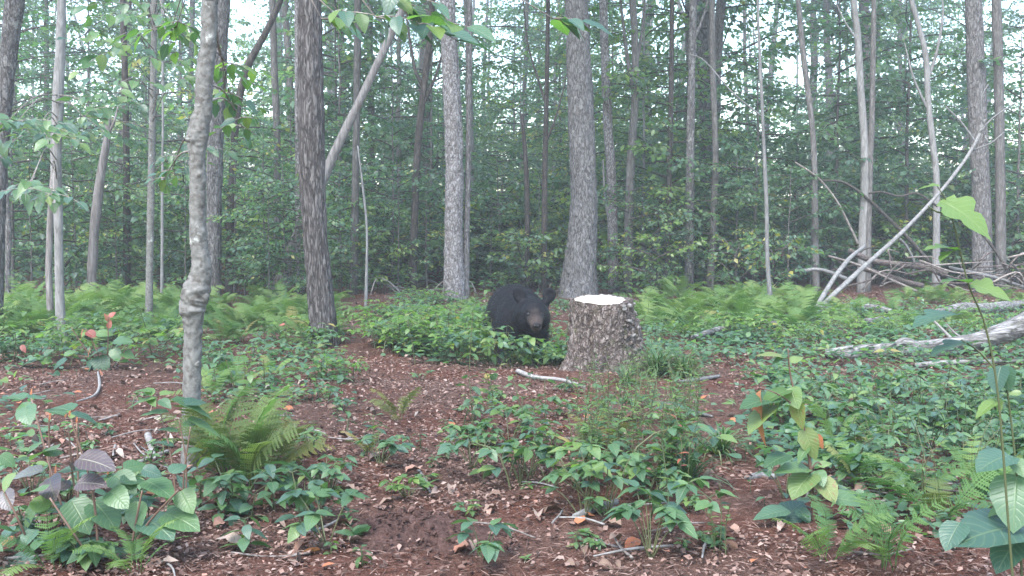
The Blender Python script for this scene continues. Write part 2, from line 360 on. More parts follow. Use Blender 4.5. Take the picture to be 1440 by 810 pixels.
# ------------------------------------------------------------------ foliage generators
def bough(g, start, az, elev, length, leaf=.09, dens=1., droop=.5, spread=.45):
    """one branch with side twigs in a flattish spray: returns wood list and leaf arrays"""
    n = 7; s = np.linspace(0, 1, n); e = elev - droop * s ** 1.4; a = az + .25 * np.cumsum(g.normal(0, .5, n))
    step = length / (n - 1); d = np.stack([np.cos(e) * np.sin(a), np.cos(e) * np.cos(a), np.sin(e)], -1)
    P = np.vstack([start, start + np.cumsum(d[:-1] * step, 0)])
    wood = [(P, np.linspace(.006 + .007 * length, .002, n))]
    lp, ld = [], []
    def leaves_on(A, B, dr):
        L = np.linalg.norm(B - A); k = max(3, int(L / (leaf * .42) * dens)); t = (np.arange(k) + g.random(k) * .6) / k
        base = A + (B - A) * t[:, None]; az_ = math.atan2(dr[0], dr[1]) + np.where(np.arange(k) % 2, 1, -1) * g.uniform(.5, 1.1, k); az_[-1] = math.atan2(dr[0], dr[1])
        el = g.normal(-.3, .4, k); lp.append(base); ld.append(np.stack([np.cos(el) * np.sin(az_), np.cos(el) * np.cos(az_), np.sin(el)], -1))
    nt = max(4, int(length / .085 * dens))
    for i in range(nt):
        t = .18 + .8 * (i + g.random() * .5) / nt; q = t * (n - 1); j = min(int(q), n - 2); A = P[j] + (P[j + 1] - P[j]) * (q - j)
        yaw = a[j] + (1 if i % 2 else -1) * g.uniform(.6, 1.1); el = e[j] * .4 + g.normal(0, .38); L = max(.10, length * spread * (1 - .65 * t) * g.uniform(.6, 1.2))
        dr = np.array([math.cos(el) * math.sin(yaw), math.cos(el) * math.cos(yaw), math.sin(el)]); B = A + dr * L; B[2] -= .12 * L
        wood.append((np.array([A, (A + B) / 2 + [0, 0, .02 * L], B]), np.array([.0035, .0025, .0015]) * (1 + .25 * length)))
        leaves_on(A + (B - A) * .15, B, dr)
    leaves_on(P[-2], P[-1], d[-1])
    lp = np.concatenate(lp); ld = np.concatenate(ld); nr = np.array([0, -.1, 1.]) + g.normal(0, .55, lp.shape)
    return wood, lp, ld, nr

def crown_mesh(name, seed, h, z0, reach, nb, leaf, mat, tmpl='lo', dens=1., elev=(.1, .7), droop=.6, thin=0.):
    g = np.random.default_rng(seed); mb = MB()
    for i in range(nb):
        t = (i + g.random() * .8) / nb; z = z0 + (h - z0) * t; az = i * 2.4 + g.normal(0, .4)
        L = reach * (.30 + .70 * math.sin(math.pi * min(1, t * .82 + .14))) * g.uniform(.5, 1.15) + .15
        w, lp, ld, nr = bough(g, np.array([0, 0, z]), az, g.uniform(*elev), L, leaf, dens * (1 - thin * float(smooth(.5, .75, t))), droop)
        for P, r in w: mb.add(*tube(P, r, 4, cap=False), mat=1)
        tint = np.clip(g.normal(.52, .24, len(lp)) + g.normal(0, .16) + .1 * (t - .5), 0, .95); tint[g.random(len(lp)) < .006] = 1
        place(mb, tmpl, lp, ld, nr, leaf * g.uniform(.7, 1.25, len(lp)), tint, 0)
    return mb.mesh(name, [M[mat], M['darkbark']])

def stem_mesh(name, seed, h, r, mat, wob=.06, sides=7, taper=.25, n=12):
    g = np.random.default_rng(seed); z = np.linspace(-.1, h, n); off = np.cumsum(g.normal(0, wob * h / n, (n, 2)), 0); off -= off[0]
    P = np.column_stack([off, z]); rad = r * (1 - (1 - taper) * np.linspace(0, 1, n)) * (1 + .5 * np.exp(-np.linspace(0, h, n) / (r * 3)))
    mb = MB(); mb.add(*tube(P, rad, sides, .06, 4, seed)); return mb.mesh(name, [M[mat]])

# understory saplings: (stem, crown) pairs; local origin at the ground
SAP = []
for i, (h, r, nb, reach, leaf, mt) in enumerate([(4.2, .030, 22, 1.6, .115, 'leaf'), (5.5, .042, 24, 2.0, .145, 'leaf'), (3.2, .022, 19, 1.35, .095, 'leaf'),
        (6.5, .05, 26, 2.2, .14, 'leafdark'), (4.8, .036, 25, 1.8, .115, 'leafdark'), (2.4, .016, 17, 1.1, .10, 'leaf'), (5.0, .036, 22, 1.7, .12, 'leaflime'),
        (3.6, .026, 20, 1.6, .135, 'leafdark'), (7.5, .055, 30, 2.3, .125, 'leaf')]):
    SAP.append((stem_mesh('stem_var', 40 + i, h, r, 'far' if mt != 'leaflime' else 'pale', .04), crown_mesh('sapling_crown', 60 + i, h, h * .16, reach, nb, leaf, mt, 'lo', .82, (-.05, .45), .45), h))
SHRUB = [crown_mesh('shrub_foliage', 90 + i, hh, .05, rr, nb, .09, mt, 'lo', 1.0, (.1, .9), .6) for i, (hh, rr, nb, mt) in
         enumerate([(1.0, .7, 12, 'leaf'), (1.3, .8, 14, 'leafdark'), (.8, .6, 10, 'leaf'), (1.1, .8, 12, 'leaflime')])]
# canopy crowns
CANOPY = [crown_mesh('canopy_crown', 120 + i, hh, zz, rr, nb, .17, mt, 'lo', .62, (.0, .75), .55, .65) for i, (hh, zz, rr, nb, mt) in
          enumerate([(15, 4.0, 3.6, 26, 'leaf'), (16, 5.0, 4.0, 28, 'leafdark'), (14, 3.2, 3.2, 24, 'leaf'), (17, 6, 4.2, 26, 'leafdark'), (15, 3.0, 3.4, 28, 'leaf')])]
TRUNKV = [stem_mesh('trunk_var', 150 + i, 16, r, mt, .05, 10, .35, 20) for i, (r, mt) in enumerate([(.11, 'far'), (.15, 'grey'), (.09, 'far'), (.13, 'darkbark'), (.08, 'pale'), (.18, 'far')])]

# ------------------------------------------------------------------ ground
def make_ground():
    mb = MB()
    ys = np.unique(np.r_[np.linspace(-4, 1.5, 12), np.linspace(1.5, 12, 150), np.linspace(12, 30, 80), np.linspace(30, 170, 60)])
    us = np.linspace(-1, 1, 141); us = np.sign(us) * np.abs(us) ** 1.1
    X = us[None] * (3.0 + .95 * np.maximum(ys, 0))[:, None]; Y = np.repeat(ys[:, None], len(us), 1)
    Z = gz(X, Y); q = np.stack([X, Y, Z * 0], -1)
    near = smooth(18, 8, Y); Z = Z + near * (.012 * vnoise(q * 7, 5) + .007 * vnoise(q * 17, 6))
    n, k = X.shape; i = np.arange(n - 1)[:, None] * k; j = np.arange(k - 1)[None]
    mb.add(np.stack([X, Y, Z], -1), np.stack([i + j, i + j + 1, i + k + j + 1, i + k + j], -1).reshape(-1, 4))
    return tag(mb.build('ground', [M['soil']]), kind='structure')
make_ground()

# leaf litter, uncountable
def make_litter():
    N = 330000; g = np.random.default_rng(5); mb = MB()
    d = 2.0 + 16 * g.random(N) ** 1.7; x = (g.random(N) * 2 - 1) * (.56 * d + 1.6)
    P = np.stack([x, d, 0 * x], -1); den = .5 + .5 * vnoise(P * .9, 21) + .35 * vnoise(P * 2.6, 22)
    keep = g.random(N) < np.clip(den * 1.5 - .02, .05, 1); P = P[keep]; N = len(P)
    P[:, 2] = gz(P[:, 0], P[:, 1]) + g.uniform(.002, .022, N)
    az = g.random(N) * 6.283; el = g.normal(0, .3, N); D = np.stack([np.cos(el) * np.sin(az), np.cos(el) * np.cos(az), np.sin(el)], -1)
    nr = np.array([0, 0, 1.]) + g.normal(0, .35, (N, 3))
    place(mb, 'lo', P, D, nr, (.006 + .022 * g.random(N) ** 2.8) * (1 + .05 * P[:, 1]), np.clip(g.beta(1.3, 1.7, N), 0, 1))
    # pine-needle / twig crumbs
    K = 40000; d = 2.3 + 9 * g.random(K) ** 1.5; x = (g.random(K) * 2 - 1) * (.56 * d + 1.4); C = np.stack([x, d, gz(x, d) + .012], -1)
    az = g.random(K) * 6.283; D = np.stack([np.sin(az), np.cos(az), g.normal(0, .15, K)], -1)
    TM['crumb'] = (np.array([[-.03, 0, 0], [.03, 0, 0], [0, 1, .02], [0, .5, .06]], float), [np.array([[0, 1, 3], [1, 2, 3], [2, 0, 3]])], np.zeros((4, 2)))
    place(mb, 'crumb', C, D, np.tile([0, 0, 1.], (K, 1)), g.uniform(.015, .055, K), g.random(K) * .75)
    tag(mb.build('leaf_litter', [M['litter']]), 'brown and pinkish dead leaf litter covering the clearing floor', 'leaf litter', kind='stuff')
make_litter()

# ------------------------------------------------------------------ main trees, traced trunk by trunk
TREES = {}
def trunk_tree(name, label, cat, pts, mat, base=None, sides=14, rings=60, rough=.08, freq=7, stretch=2.5, top=True, height=15, crown=None, flare=None, Y=None, group=None, Ytop=None, seed=None):
    """pts: (px, py, width px) from top to base; the base pixel meets the ground"""
    seed = seed if seed is not None else len(TREES) + 3
    if pts[-1][1] < 404: pts = pts[:-1] + [(pts[-1][0], 411, pts[-1][2])]
    g0 = ground(pts[-1][0], pts[-1][1]) if Y is None else at(pts[-1][0], pts[-1][1], Y)
    Yb = g0[1]; P, r = [], []
    ptop = pts[0][1]
    for (x, y, w) in pts:
        Yk = Yb if Ytop is None else Yb + (Ytop - Yb) * (pts[-1][1] - y) / (pts[-1][1] - ptop)
        P.append(at(x, y, Yk)); r.append(w / 2 / F * Yk)
    P, r = np.array(P)[::-1], np.array(r)[::-1]; P[0, 2] = float(gz(P[0, 0], P[0, 1])) - .12
    if top:
        d = P[-1] - P[-2]; d = d / max(d[2], .1); z = P[-1, 2]
        while z < height:
            st = max(1.2, (height - P[-1, 2]) / 3.5); z += st; d = d * np.array([.6, .6, 1]); P = np.vstack([P, P[-1] + d * st]); r = np.r_[r, max(.02, r[-1] * .78)]
    org = np.array([P[0, 0], P[0, 1], P[0, 2] + .12])
    C = catmull(np.column_stack([P, r]), rings)
    t = empty(name, org); tag(t, label, cat, group)
    mb = MB(); mb.add(*tube(C[:, :3] - org, np.maximum(C[:, 3], .004), sides, rough, freq, seed, flare=flare, stretch=stretch))
    mb.build('trunk', [M[mat]], t)
    if crown is not None: c = inst('crown', CANOPY[crown], t, (P[-3, 0] - org[0], P[-3, 1] - org[1], 1.6 + .25 * (seed % 4)), (0, 0, seed * 1.3))
    TREES[label] = (t, C, org); return t, C, org

FRAME_TREES = 'traced'
T5 = trunk_tree('beech_tree', 'slim grey beech with a knobbly swollen burl standing alone in the litter', 'tree',
    [(297, -40, 21), (295, 0, 22), (293.6, 60, 21.6), (288, 104, 24), (286, 150, 24), (282, 172, 27), (278, 192, 29), (277, 212, 24), (278, 240, 22), (278, 285, 22), (278.5, 330, 24), (282.6, 365, 25), (281.5, 390, 31), (277, 408, 39), (273, 422, 37), (270.6, 436, 35), (271.5, 452, 27), (271, 480, 25), (270, 540, 25), (266, 655, 25)],
    'beech', sides=48, rings=340, rough=.12, freq=42, stretch=1, height=6.5)
t, C, org = T5
for (x, y, rr, dx) in [(259, 437, .022, -1), (268, 195, .020, -1), (288, 418, .018, .6), (277, 512, .012, 0), (266, 404, .016, 0), (279, 396, .013, 0), (284, 172, .014, 0), (278, 226, .013, 0), (284, 100, .013, 0), (293, 62, .014, .7), (278, 262, .013, .1), (281, 150, .014, .3), (286, 128, .012, -.2)]:   # burl knobs and branch scars
    Yk = org[1]; P = at(x, y, Yk - .022) - org; mb = MB(); g = np.random.default_rng(int(x + y))
    v = nrmz(g.normal(size=(1, 3)))
    th, ph = np.meshgrid(np.linspace(0, 6.283, 13)[:-1], np.linspace(.05, 3.09, 9)); S = np.stack([np.sin(ph) * np.cos(th), np.sin(ph) * np.sin(th), np.cos(ph)], -1).reshape(-1, 3)
    S = S * (rr * (1 + .28 * vnoise(S * 2.2 + x, 3)))[:, None] * [1, .9, 1.15]
    i = np.arange(8)[:, None] * 12; j = np.arange(12)[None]; mb.add(S + P, np.stack([i + j, i + (j + 1) % 12, i + 12 + (j + 1) % 12, i + 12 + j], -1).reshape(-1, 4)); mb.build('burl', [M['beech']], t)

T7 = trunk_tree('oak_tree', 'dark trunk with deeply furrowed bark and a flared base beside the fern bed', 'tree',
    [(434, -40, 32), (436, 60, 34), (437, 140, 36), (438, 210, 36), (440, 280, 34), (444, 340, 34), (449, 400, 36), (453, 445, 38), (456, 484, 42)],
    'furrow', sides=64, rings=260, rough=.09, freq=34, stretch=5, height=14, crown=1, flare=(.18, .16, 4))
T13 = trunk_tree('maple_tree', 'thick pale grey trunk rising directly behind the cut stump', 'tree',
    [(809, -40, 30), (812, 40, 32), (815, 120, 35), (819, 200, 36), (821, 280, 37), (819, 330, 41), (816, 375, 46), (813, 418, 56)],
    'grey', sides=56, rings=240, rough=.07, freq=26, stretch=4, height=16, crown=0, flare=(.3, .10, 5))
T10 = trunk_tree('birch_tree', 'pale pinkish trunk with flaky bark, thin twin stem at its foot', 'tree',
    [(629, -40, 20), (631, 40, 21), (634, 110, 24), (638, 190, 25), (639, 260, 25), (638, 330, 26), (639, 422, 31)],
    'flaky', sides=48, rings=220, rough=.09, freq=26, stretch=2, height=15, crown=2, flare=(.2, .12, 4))
trunk_tree('birch_sapling', 'thin grey stem growing against the foot of the pale flaky trunk', 'tree',
    [(660, 95, 8), (659, 180, 8), (658, 260, 8), (656, 340, 9), (654, 422, 12)], 'grey', height=9)
T1 = trunk_tree('maple_tree', 'grey leaning trunk with light ridged bark left of the twin stemmed sapling', 'tree',
    [(22, -30, 26), (16, 40, 24), (9, 120, 20), (3, 200, 18), (-2, 300, 18), (-8, 470, 20)], 'grey', sides=24, rings=120, rough=.07, freq=20, stretch=3, height=13, crown=4)
T2 = trunk_tree('sapling_tree', 'grey sapling stem with peeling bark rising from the ferns', 'tree',
    [(87, -30, 11), (85, 60, 13), (81, 150, 15), (79, 230, 14), (82, 300, 12), (83, 380, 12), (85, 440, 13), (93, 486, 14)], 'pale', sides=16, rings=90, rough=.1, freq=16, stretch=3, height=8)
trunk_tree('sapling_tree', 'thin reddish brown stem twinned with the peeling grey sapling', 'tree',
    [(78, 215, 7), (74, 260, 8), (70, 330, 9), (69, 400, 9), (75, 474, 11)], 'snag', height=1, top=False)
trunk_tree('sapling_tree', 'thin crooked grey sapling with a stick leaning on its foot', 'tree',
    [(0, 150, 6), (8, 260, 7), (12, 330, 8), (11, 390, 7), (14, 432, 8)], 'grey', height=8)
T3 = trunk_tree('dead_snag', 'barkless pinkish dead trunk broken off below the leafy canopy', 'snag',
    [(153, 158, 7), (151, 190, 9), (143, 240, 12), (136, 290, 13), (131, 340, 13), (128, 424, 15)], 'snag', sides=16, rings=80, top=False, rough=.12, freq=10, stretch=5)
T4 = trunk_tree('beech_sapling', 'straight slender pale grey beech pole standing in the ferns', 'tree',
    [(217, -30, 8), (216, 80, 8), (214, 180, 9), (212, 290, 10), (210, 400, 10), (209, 460, 12)], 'beech', sides=14, rings=80, rough=.03, height=8)
trunk_tree('beech_sapling', 'very thin whitish stem beside the slender beech pole', 'tree',
    [(229, 180, 3), (228, 290, 4), (228, 360, 4), (227, 436, 5)], 'pale', height=5)
T6 = trunk_tree('maple_tree', 'stout grey trunk half hidden behind the knobbly beech', 'tree',
    [(314, -30, 21), (309, 60, 21), (305, 150, 22), (302, 230, 22), (301, 320, 21), (299, 424, 24)], 'grey', sides=24, rings=120, rough=.07, freq=14, stretch=3, crown=3, height=16)
trunk_tree('maple_tree', 'lighter slim trunk standing close behind the furrowed dark trunk', 'tree',
    [(419, -30, 10), (420, 120, 11), (421, 250, 12), (422, 412, 14)], 'flaky', height=14)
T8 = trunk_tree('leaning_tree', 'pinkish tan trunk leaning diagonally behind the furrowed dark trunk', 'tree',
    [(574, -10, 10), (554, 40, 11), (531, 90, 11), (507, 140, 12), (484, 187, 13), (463, 232, 14), (443, 278, 15), (415, 340, 16), (380, 421, 18)], 'snag', sides=14, height=9, rough=.1)
trunk_tree('maple_tree', 'slim grey trunk crossed by the leaning tan tree', 'tree', [(503, -20, 10), (502, 120, 10), (500, 250, 10), (497, 414, 13)], 'far', height=14, crown=2)
trunk_tree('cherry_tree', 'dark nearly black trunk with a forked top among green saplings', 'tree',
    [(606, 30, 8), (600, 90, 9), (591, 170, 10), (585, 250, 10), (579, 400, 13)], 'darkbark', height=14, crown=3)
trunk_tree('thin_sapling', 'thin whitish sapling stem between the furrowed and flaky trunks', 'tree',
    [(503, 205, 2), (511, 270, 3), (516, 330, 3.5), (514, 432, 5)], 'pale', top=False, sides=6, rings=30)
trunk_tree('thin_sapling', 'thin pale crooked sapling stem beside the thick grey trunk', 'tree',
    [(848, 225, 2.5), (851, 280, 3.5), (858, 325, 4), (862, 402, 5)], 'pale', top=False, sides=6, rings=30)
T14 = trunk_tree('maple_tree', 'smooth tan trunk just right of the thick grey trunk behind the stump', 'tree',
    [(848, -20, 11), (851, 90, 12), (855, 180, 13), (860, 260, 14), (863, 400, 16)], 'flaky', height=15, crown=4)
trunk_tree('maple_tree', 'forking dark grey trunk with several ascending limbs deep in the woods', 'tree', [(889, -20, 9), (893, 60, 10), (893, 140, 11), (886, 250, 12), (882, 396, 14)], 'far', height=15, crown=1)
trunk_tree('maple_tree', 'straight grey trunk behind the small sawn post in the ferns', 'tree', [(975, -20, 10), (973, 90, 10), (971, 200, 11), (969, 398, 13)], 'grey', height=15, crown=0)
trunk_tree('maple_tree', 'reddish grey trunk right of the straight trunk behind the sawn post', 'tree', [(1001, -20, 8), (1002, 100, 9), (1006, 230, 9), (998, 392, 12)], 'far', height=14, crown=2)
T17 = trunk_tree('thin_sapling', 'slender pale sapling stem curving up out of the bright ferns', 'tree',
    [(1066, 20, 3.5), (1070, 110, 4.5), (1074, 200, 5), (1078, 290, 6), (1079, 360, 6), (1085, 434, 8)], 'pale', sides=8, height=7)
T18 = trunk_tree('birch_tree', 'tall bare white barked trunk behind the pile of dead branches', 'tree',
    [(1199, -20, 8), (1206, 50, 9), (1210, 120, 10), (1215, 190, 11), (1217, 260, 13), (1214, 330, 13), (1212, 396, 15)], 'pale', height=14)
trunk_tree('maple_tree', 'dark slim trunk close beside the bare white barked trunk', 'tree', [(1228, 60, 7), (1226, 170, 8), (1222, 280, 9), (1219, 392, 11)], 'far', height=14, crown=1)
trunk_tree('birch_tree', 'pale crooked dead trunk with bare forking upper limbs', 'tree',
    [(1280, -10, 7), (1290, 30, 7), (1302, 80, 8), (1305, 140, 8), (1312, 205, 9), (1317, 260, 9), (1316, 390, 11)], 'pale', height=9)
trunk_tree('hemlock_tree', 'thick rough grey trunk behind the top of the leaning dead pole', 'tree', [(1368, -20, 22), (1371, 60, 23), (1375, 160, 24), (1379, 260, 24), (1383, 398, 28)], 'grey', sides=20, rings=90, height=15, crown=1)
trunk_tree('birch_sapling', 'slim light grey stem in front of the thick rough trunk near the log', 'tree', [(1366, 0, 6), (1374, 90, 7), (1384, 180, 8), (1388, 290, 8), (1387, 412, 10)], 'grey', height=8)
trunk_tree('hemlock_tree', 'grey trunk standing right of the thick rough trunk beyond the brush pile', 'tree', [(1401, -20, 13), (1404, 90, 13), (1406, 200, 13), (1408, 402, 15)], 'far', height=15)
trunk_tree('cherry_tree', 'dark trunk leaning behind the knobbly beech towards the furrowed trunk', 'tree', [(398, -10, 8), (374, 45, 9), (346, 100, 10), (332, 170, 10), (325, 290, 11), (322, 416, 13)], 'darkbark', height=9)
trunk_tree('maple_tree', 'brown trunk half hidden by leaves left of the furrowed trunk', 'tree', [(383, -10, 9), (386, 100, 10), (390, 220, 10), (388, 412, 12)], 'far', height=14)
trunk_tree('maple_tree', 'dark grey trunk between barkless snag and slender beech pole', 'tree', [(172, -10, 8), (176, 120, 9), (178, 240, 9), (178, 414, 11)], 'darkbark', height=14)  # trunk in the dark bark colours
trunk_tree('maple_tree', 'forked grey brown trunk left of the bare white barked trunk', 'tree', [(1122, -10, 7), (1130, 80, 8), (1143, 190, 8), (1146, 300, 9), (1148, 412, 11)], 'far', height=12)
trunk_tree('maple_tree', 'thin dark trunk rising behind the small sawn post', 'tree', [(945, -10, 6), (944, 120, 7), (941, 240, 7), (938, 410, 9)], 'darkbark', height=12)
trunk_tree('dead_snag', 'short dark broken snag standing among pale saplings on the slope', 'snag', [(734, 160, 4), (738, 210, 6), (741, 270, 7), (742, 392, 8)], 'darkbark', top=False, sides=8, rings=24)
trunk_tree('cherry_tree', 'dark slim trunk on the slope behind the bear', 'tree', [(770, 60, 6), (768, 160, 7), (766, 260, 8), (765, 388, 9)], 'darkbark', height=13, crown=4)

def limb(label, z, pts, w, mat):
    root, C, org = TREES[label]; k = int(np.argmin(np.abs(C[:, 2] - z))); Y = C[k, 1]
    P = np.array([C[k, :3]] + [at(x, y, Y + .15 * i) for i, (x, y) in enumerate(pts)]) - org; Q = catmull(P, 8 * len(P)); mb = MB()
    mb.add(*tube(Q, np.linspace(w / 2 / F * Y, w / 5 / F * Y, len(Q)), 7, .08, 8)); mb.build('limb', [M[mat]], root)
for (lab, py, pts, w, mat) in [('dark nearly black trunk with a forked top among green saplings', 130, [(583, 95), (574, 40), (568, -20)], 6, 'darkbark'), ('dark nearly black trunk with a forked top among green saplings', 150, [(612, 108), (622, 70), (630, -10)], 5, 'darkbark'),
        ('forking dark grey trunk with several ascending limbs deep in the woods', 130, [(882, 80), (876, 30), (870, -20)], 7, 'far'), ('forking dark grey trunk with several ascending limbs deep in the woods', 90, [(902, 50), (908, -10)], 6, 'far'),
        ('pale crooked dead trunk with bare forking upper limbs', 120, [(1318, 70), (1326, 20), (1324, -10)], 5, 'pale'), ('pale crooked dead trunk with bare forking upper limbs', 160, [(1285, 110), (1272, 60)], 4, 'pale'),
        ('barkless pinkish dead trunk broken off below the leafy canopy', 190, [(160, 172), (166, 150)], 5, 'snag'), ('tall bare white barked trunk behind the pile of dead branches', 60, [(1188, 30), (1176, 5)], 3, 'pale'), ('dark slim trunk on the slope behind the bear', 150, [(756, 110), (742, 60), (735, -10)], 4, 'darkbark'), ('dark slim trunk on the slope behind the bear', 200, [(786, 150), (800, 90)], 3.5, 'darkbark'),
        ('slender pale sapling stem curving up out of the bright ferns', 170, [(1030, 130), (990, 85), (962, 75)], 2.5, 'pale'), ('straight grey trunk behind the small sawn post in the ferns', 60, [(990, 20), (1000, -20)], 5, 'grey')]:
    Yk = TREES[lab][1][0, 1]; limb(lab, at(720, py, Yk)[2], pts, w, mat)

# ------------------------------------------------------------------ woods behind the clearing
LAND = [(5, 'the grey leaning trunk'), (82, 'the twin stemmed sapling'), (140, 'the barkless snag'), (212, 'the slender beech pole'), (302, 'the stout grey trunk'), (438, 'the furrowed trunk'), (520, 'the leaning tan tree'), (585, 'the forked dark trunk'), (638, 'the flaky pale trunk'), (752, 'the bear'), (818, 'the thick grey trunk'), (890, 'the smooth tan trunk'), (970, 'the small sawn stump'), (1076, 'the slender pale stem'), (1150, 'the leaning pole'), (1212, 'the bare white trunk'), (1310, 'the pale crooked dead trunk'), (1378, 'the thick rough trunk'), (1425, 'the brush pile end')]
def near_what(x, d):
    u = x / d * F + 720; return min(LAND, key=lambda q: abs(q[0] - u))[1]
SAPWORD = ['broad green', 'tall green', 'short green', 'tall dark green', 'dark green', 'small green', 'lime green', 'bushy dark', 'very tall green']
SHRUBWORD = ['round green', 'dark green', 'very low green', 'lime green']
def scatter_woods():
    g = np.random.default_rng(23)
    # canopy trees
    k = 0
    for i in range(66):
        d = 20 + 36 * ((i + .5) / 66) ** .9 + g.normal(0, 1); x = (g.random() * 2 - 1) * (.57 * d + 2.5)
        if min(abs(x / d * F + 720 - q) for q in (1430, 1100, 335)) < 1.1 * F / d: continue      # openings in the canopy
        z = float(gz(x, d)) - .05; v = g.integers(0, 6); s = g.uniform(.8, 1.25)
        t = empty('forest_tree', (x, d, z), g.random() * 6.28, s)
        tag(t, ('brownish', 'grey', 'thin brownish', 'dark', 'thin pale', 'stout brownish')[v] + ' forest tree on the wooded rise behind ' + near_what(x, d), 'tree', 'forest trees on the rise behind the clearing')
        tr = inst('trunk', TRUNKV[v], t); tr.rotation_euler = (g.normal(0, .03), g.normal(0, .05), 0)
        inst('crown', CANOPY[g.integers(0, 5)], t, (0, 0, g.uniform(-1.0, 1.0)), (0, 0, g.random() * 6.28)); k += 1
    # understory saplings with layered sprays
    for i in range(185):
        d = 19.5 + 32 * ((i + .5) / 185) ** 1.05 + g.normal(0, .6); x = (g.random() * 2 - 1) * (.56 * d + 1.5)
        if d < 18.5 and (abs(x / d * F + 720 - 820) < 60 or abs(x / d * F + 720 - 640) < 45): d += 4
        z = float(gz(x, d)) - .03; p = [.16, .13, .13, .10, .14, .10, .06, .12, .06]; v = g.choice(9, p=p)
        if min(abs(x / d * F + 720 - q) for q in (1430, 1100, 335)) < 1.0 * F / d: v = (2, 5, 7, 0)[i % 4]
        t = empty('understory_sapling', (x, d, z), g.random() * 6.28, g.uniform(.75, 1.2))
        tag(t, SAPWORD[v] + ' understory sapling in the woods behind ' + near_what(x, d), 'sapling', 'understory saplings below the forest trees')
        inst('stem', SAP[v][0], t); inst('crown', SAP[v][1], t)
    for i in range(90):
        u, y = g.uniform(-10, 1450), g.uniform(380, 404); p = ground(u, y); v = g.integers(0, 4); d = p[1]
        if u > 1125 and d < 18: continue
        o = inst('woodland_shrub', SHRUB[v], None, p, (0, 0, g.random() * 6.28), g.uniform(.8, 1.5)); tag(o, SHRUBWORD[v] + ' shrub on the rise behind ' + near_what(p[0], d), 'shrub', 'shrubs on the rise')
    # low shrubs at the wood's edge
    for i in range(190):
        d = 14.5 + 17 * g.random() ** 1.1; x = (g.random() * 2 - 1) * (.55 * d + 1)
        u = x / d * F + 720
        if d < 17.2 and (600 < u < 680 or 770 < u < 865): continue
        if d < 16 and 420 < u < 800: continue
        if d < 17.6 and u > 1125: continue
        z = float(gz(x, d)) - .02
        v = g.integers(0, 4); o = inst('woodland_shrub', SHRUB[v], None, (x, d, z), (0, 0, g.random() * 6.28), g.uniform(.6, 1.15) * (1 + .5 * (d > 18)))
        tag(o, SHRUBWORD[v] + ' shrub at the wood edge behind ' + near_what(x, d), 'shrub', 'low shrubs along the wood edge')
scatter_woods()

SKYGAPS = [(1425, 45, 55, 95), (1100, 85, 50, 50), (1180, 60, 30, 50), (335, 105, 45, 30), (640, 90, 40, 60), (760, 165, 22, 24), (952, 170, 26, 60), (1290, 235, 40, 25), (700, 60, 30, 40), (165, 165, 25, 25), (905, 60, 25, 60), (1010, 130, 25, 40)]
def distant_woods():
    g = np.random.default_rng(31); mb = MB(); N = 120000
    d = g.uniform(52, 84, N); x = (g.random(N) * 2 - 1) * (.58 * d + 4); zt = g.random(N) ** 1.1 * 19
    P = np.stack([x, d, zt], -1); den = vnoise(P * [.22, .16, .3], 41) + .7 * vnoise(P * [.6, .4, .8], 42) + .42 - .062 * zt
    gap = ((x / d > .33) & (x / d < .42)) | ((x / d > .49)); den = den - gap * .35 * (zt > 5)
    uu = x / d * F + 720; vv = HOR - (zt + gz(x, d) - CAMZ) / d * F
    for (gu, gv, ru, rv) in SKYGAPS: den = den - 1.3 * np.clip(1.15 - np.hypot((uu - gu) / ru, (vv - gv) / rv), 0, 1)
    P = P[den > -.12]; N = len(P); P[:, 2] += gz(P[:, 0], P[:, 1])
    D = nrmz(g.normal(size=(N, 3)) * [1, 1, .5]); nr = np.array([0, -.4, 1.]) + g.normal(0, .5, (N, 3))
    place(mb, 'lo', P, D, nr, g.uniform(.18, .42, N), np.clip(g.normal(.4, .2, N) + .25 * vnoise(P * .25, 43), 0, .93))
    for i in range(50):
        dd = g.uniform(50, 80); xx = (g.random() * 2 - 1) * (.57 * dd + 2); z0 = float(gz(xx, dd)); r = g.uniform(.07, .19)
        mb.add(*tube(np.array([[xx, dd, z0 - .2], [xx + g.normal(0, .5), dd, z0 + 8], [xx + g.normal(0, 1.6), dd, z0 + 19]]), [r, r * .8, r * .3], 6), mat=1)
    tag(mb.build('distant_woods', [M['leaf'], M['far']]), 'hazy mass of far forest foliage and trunks closing the view', 'forest', kind='stuff')
distant_woods()

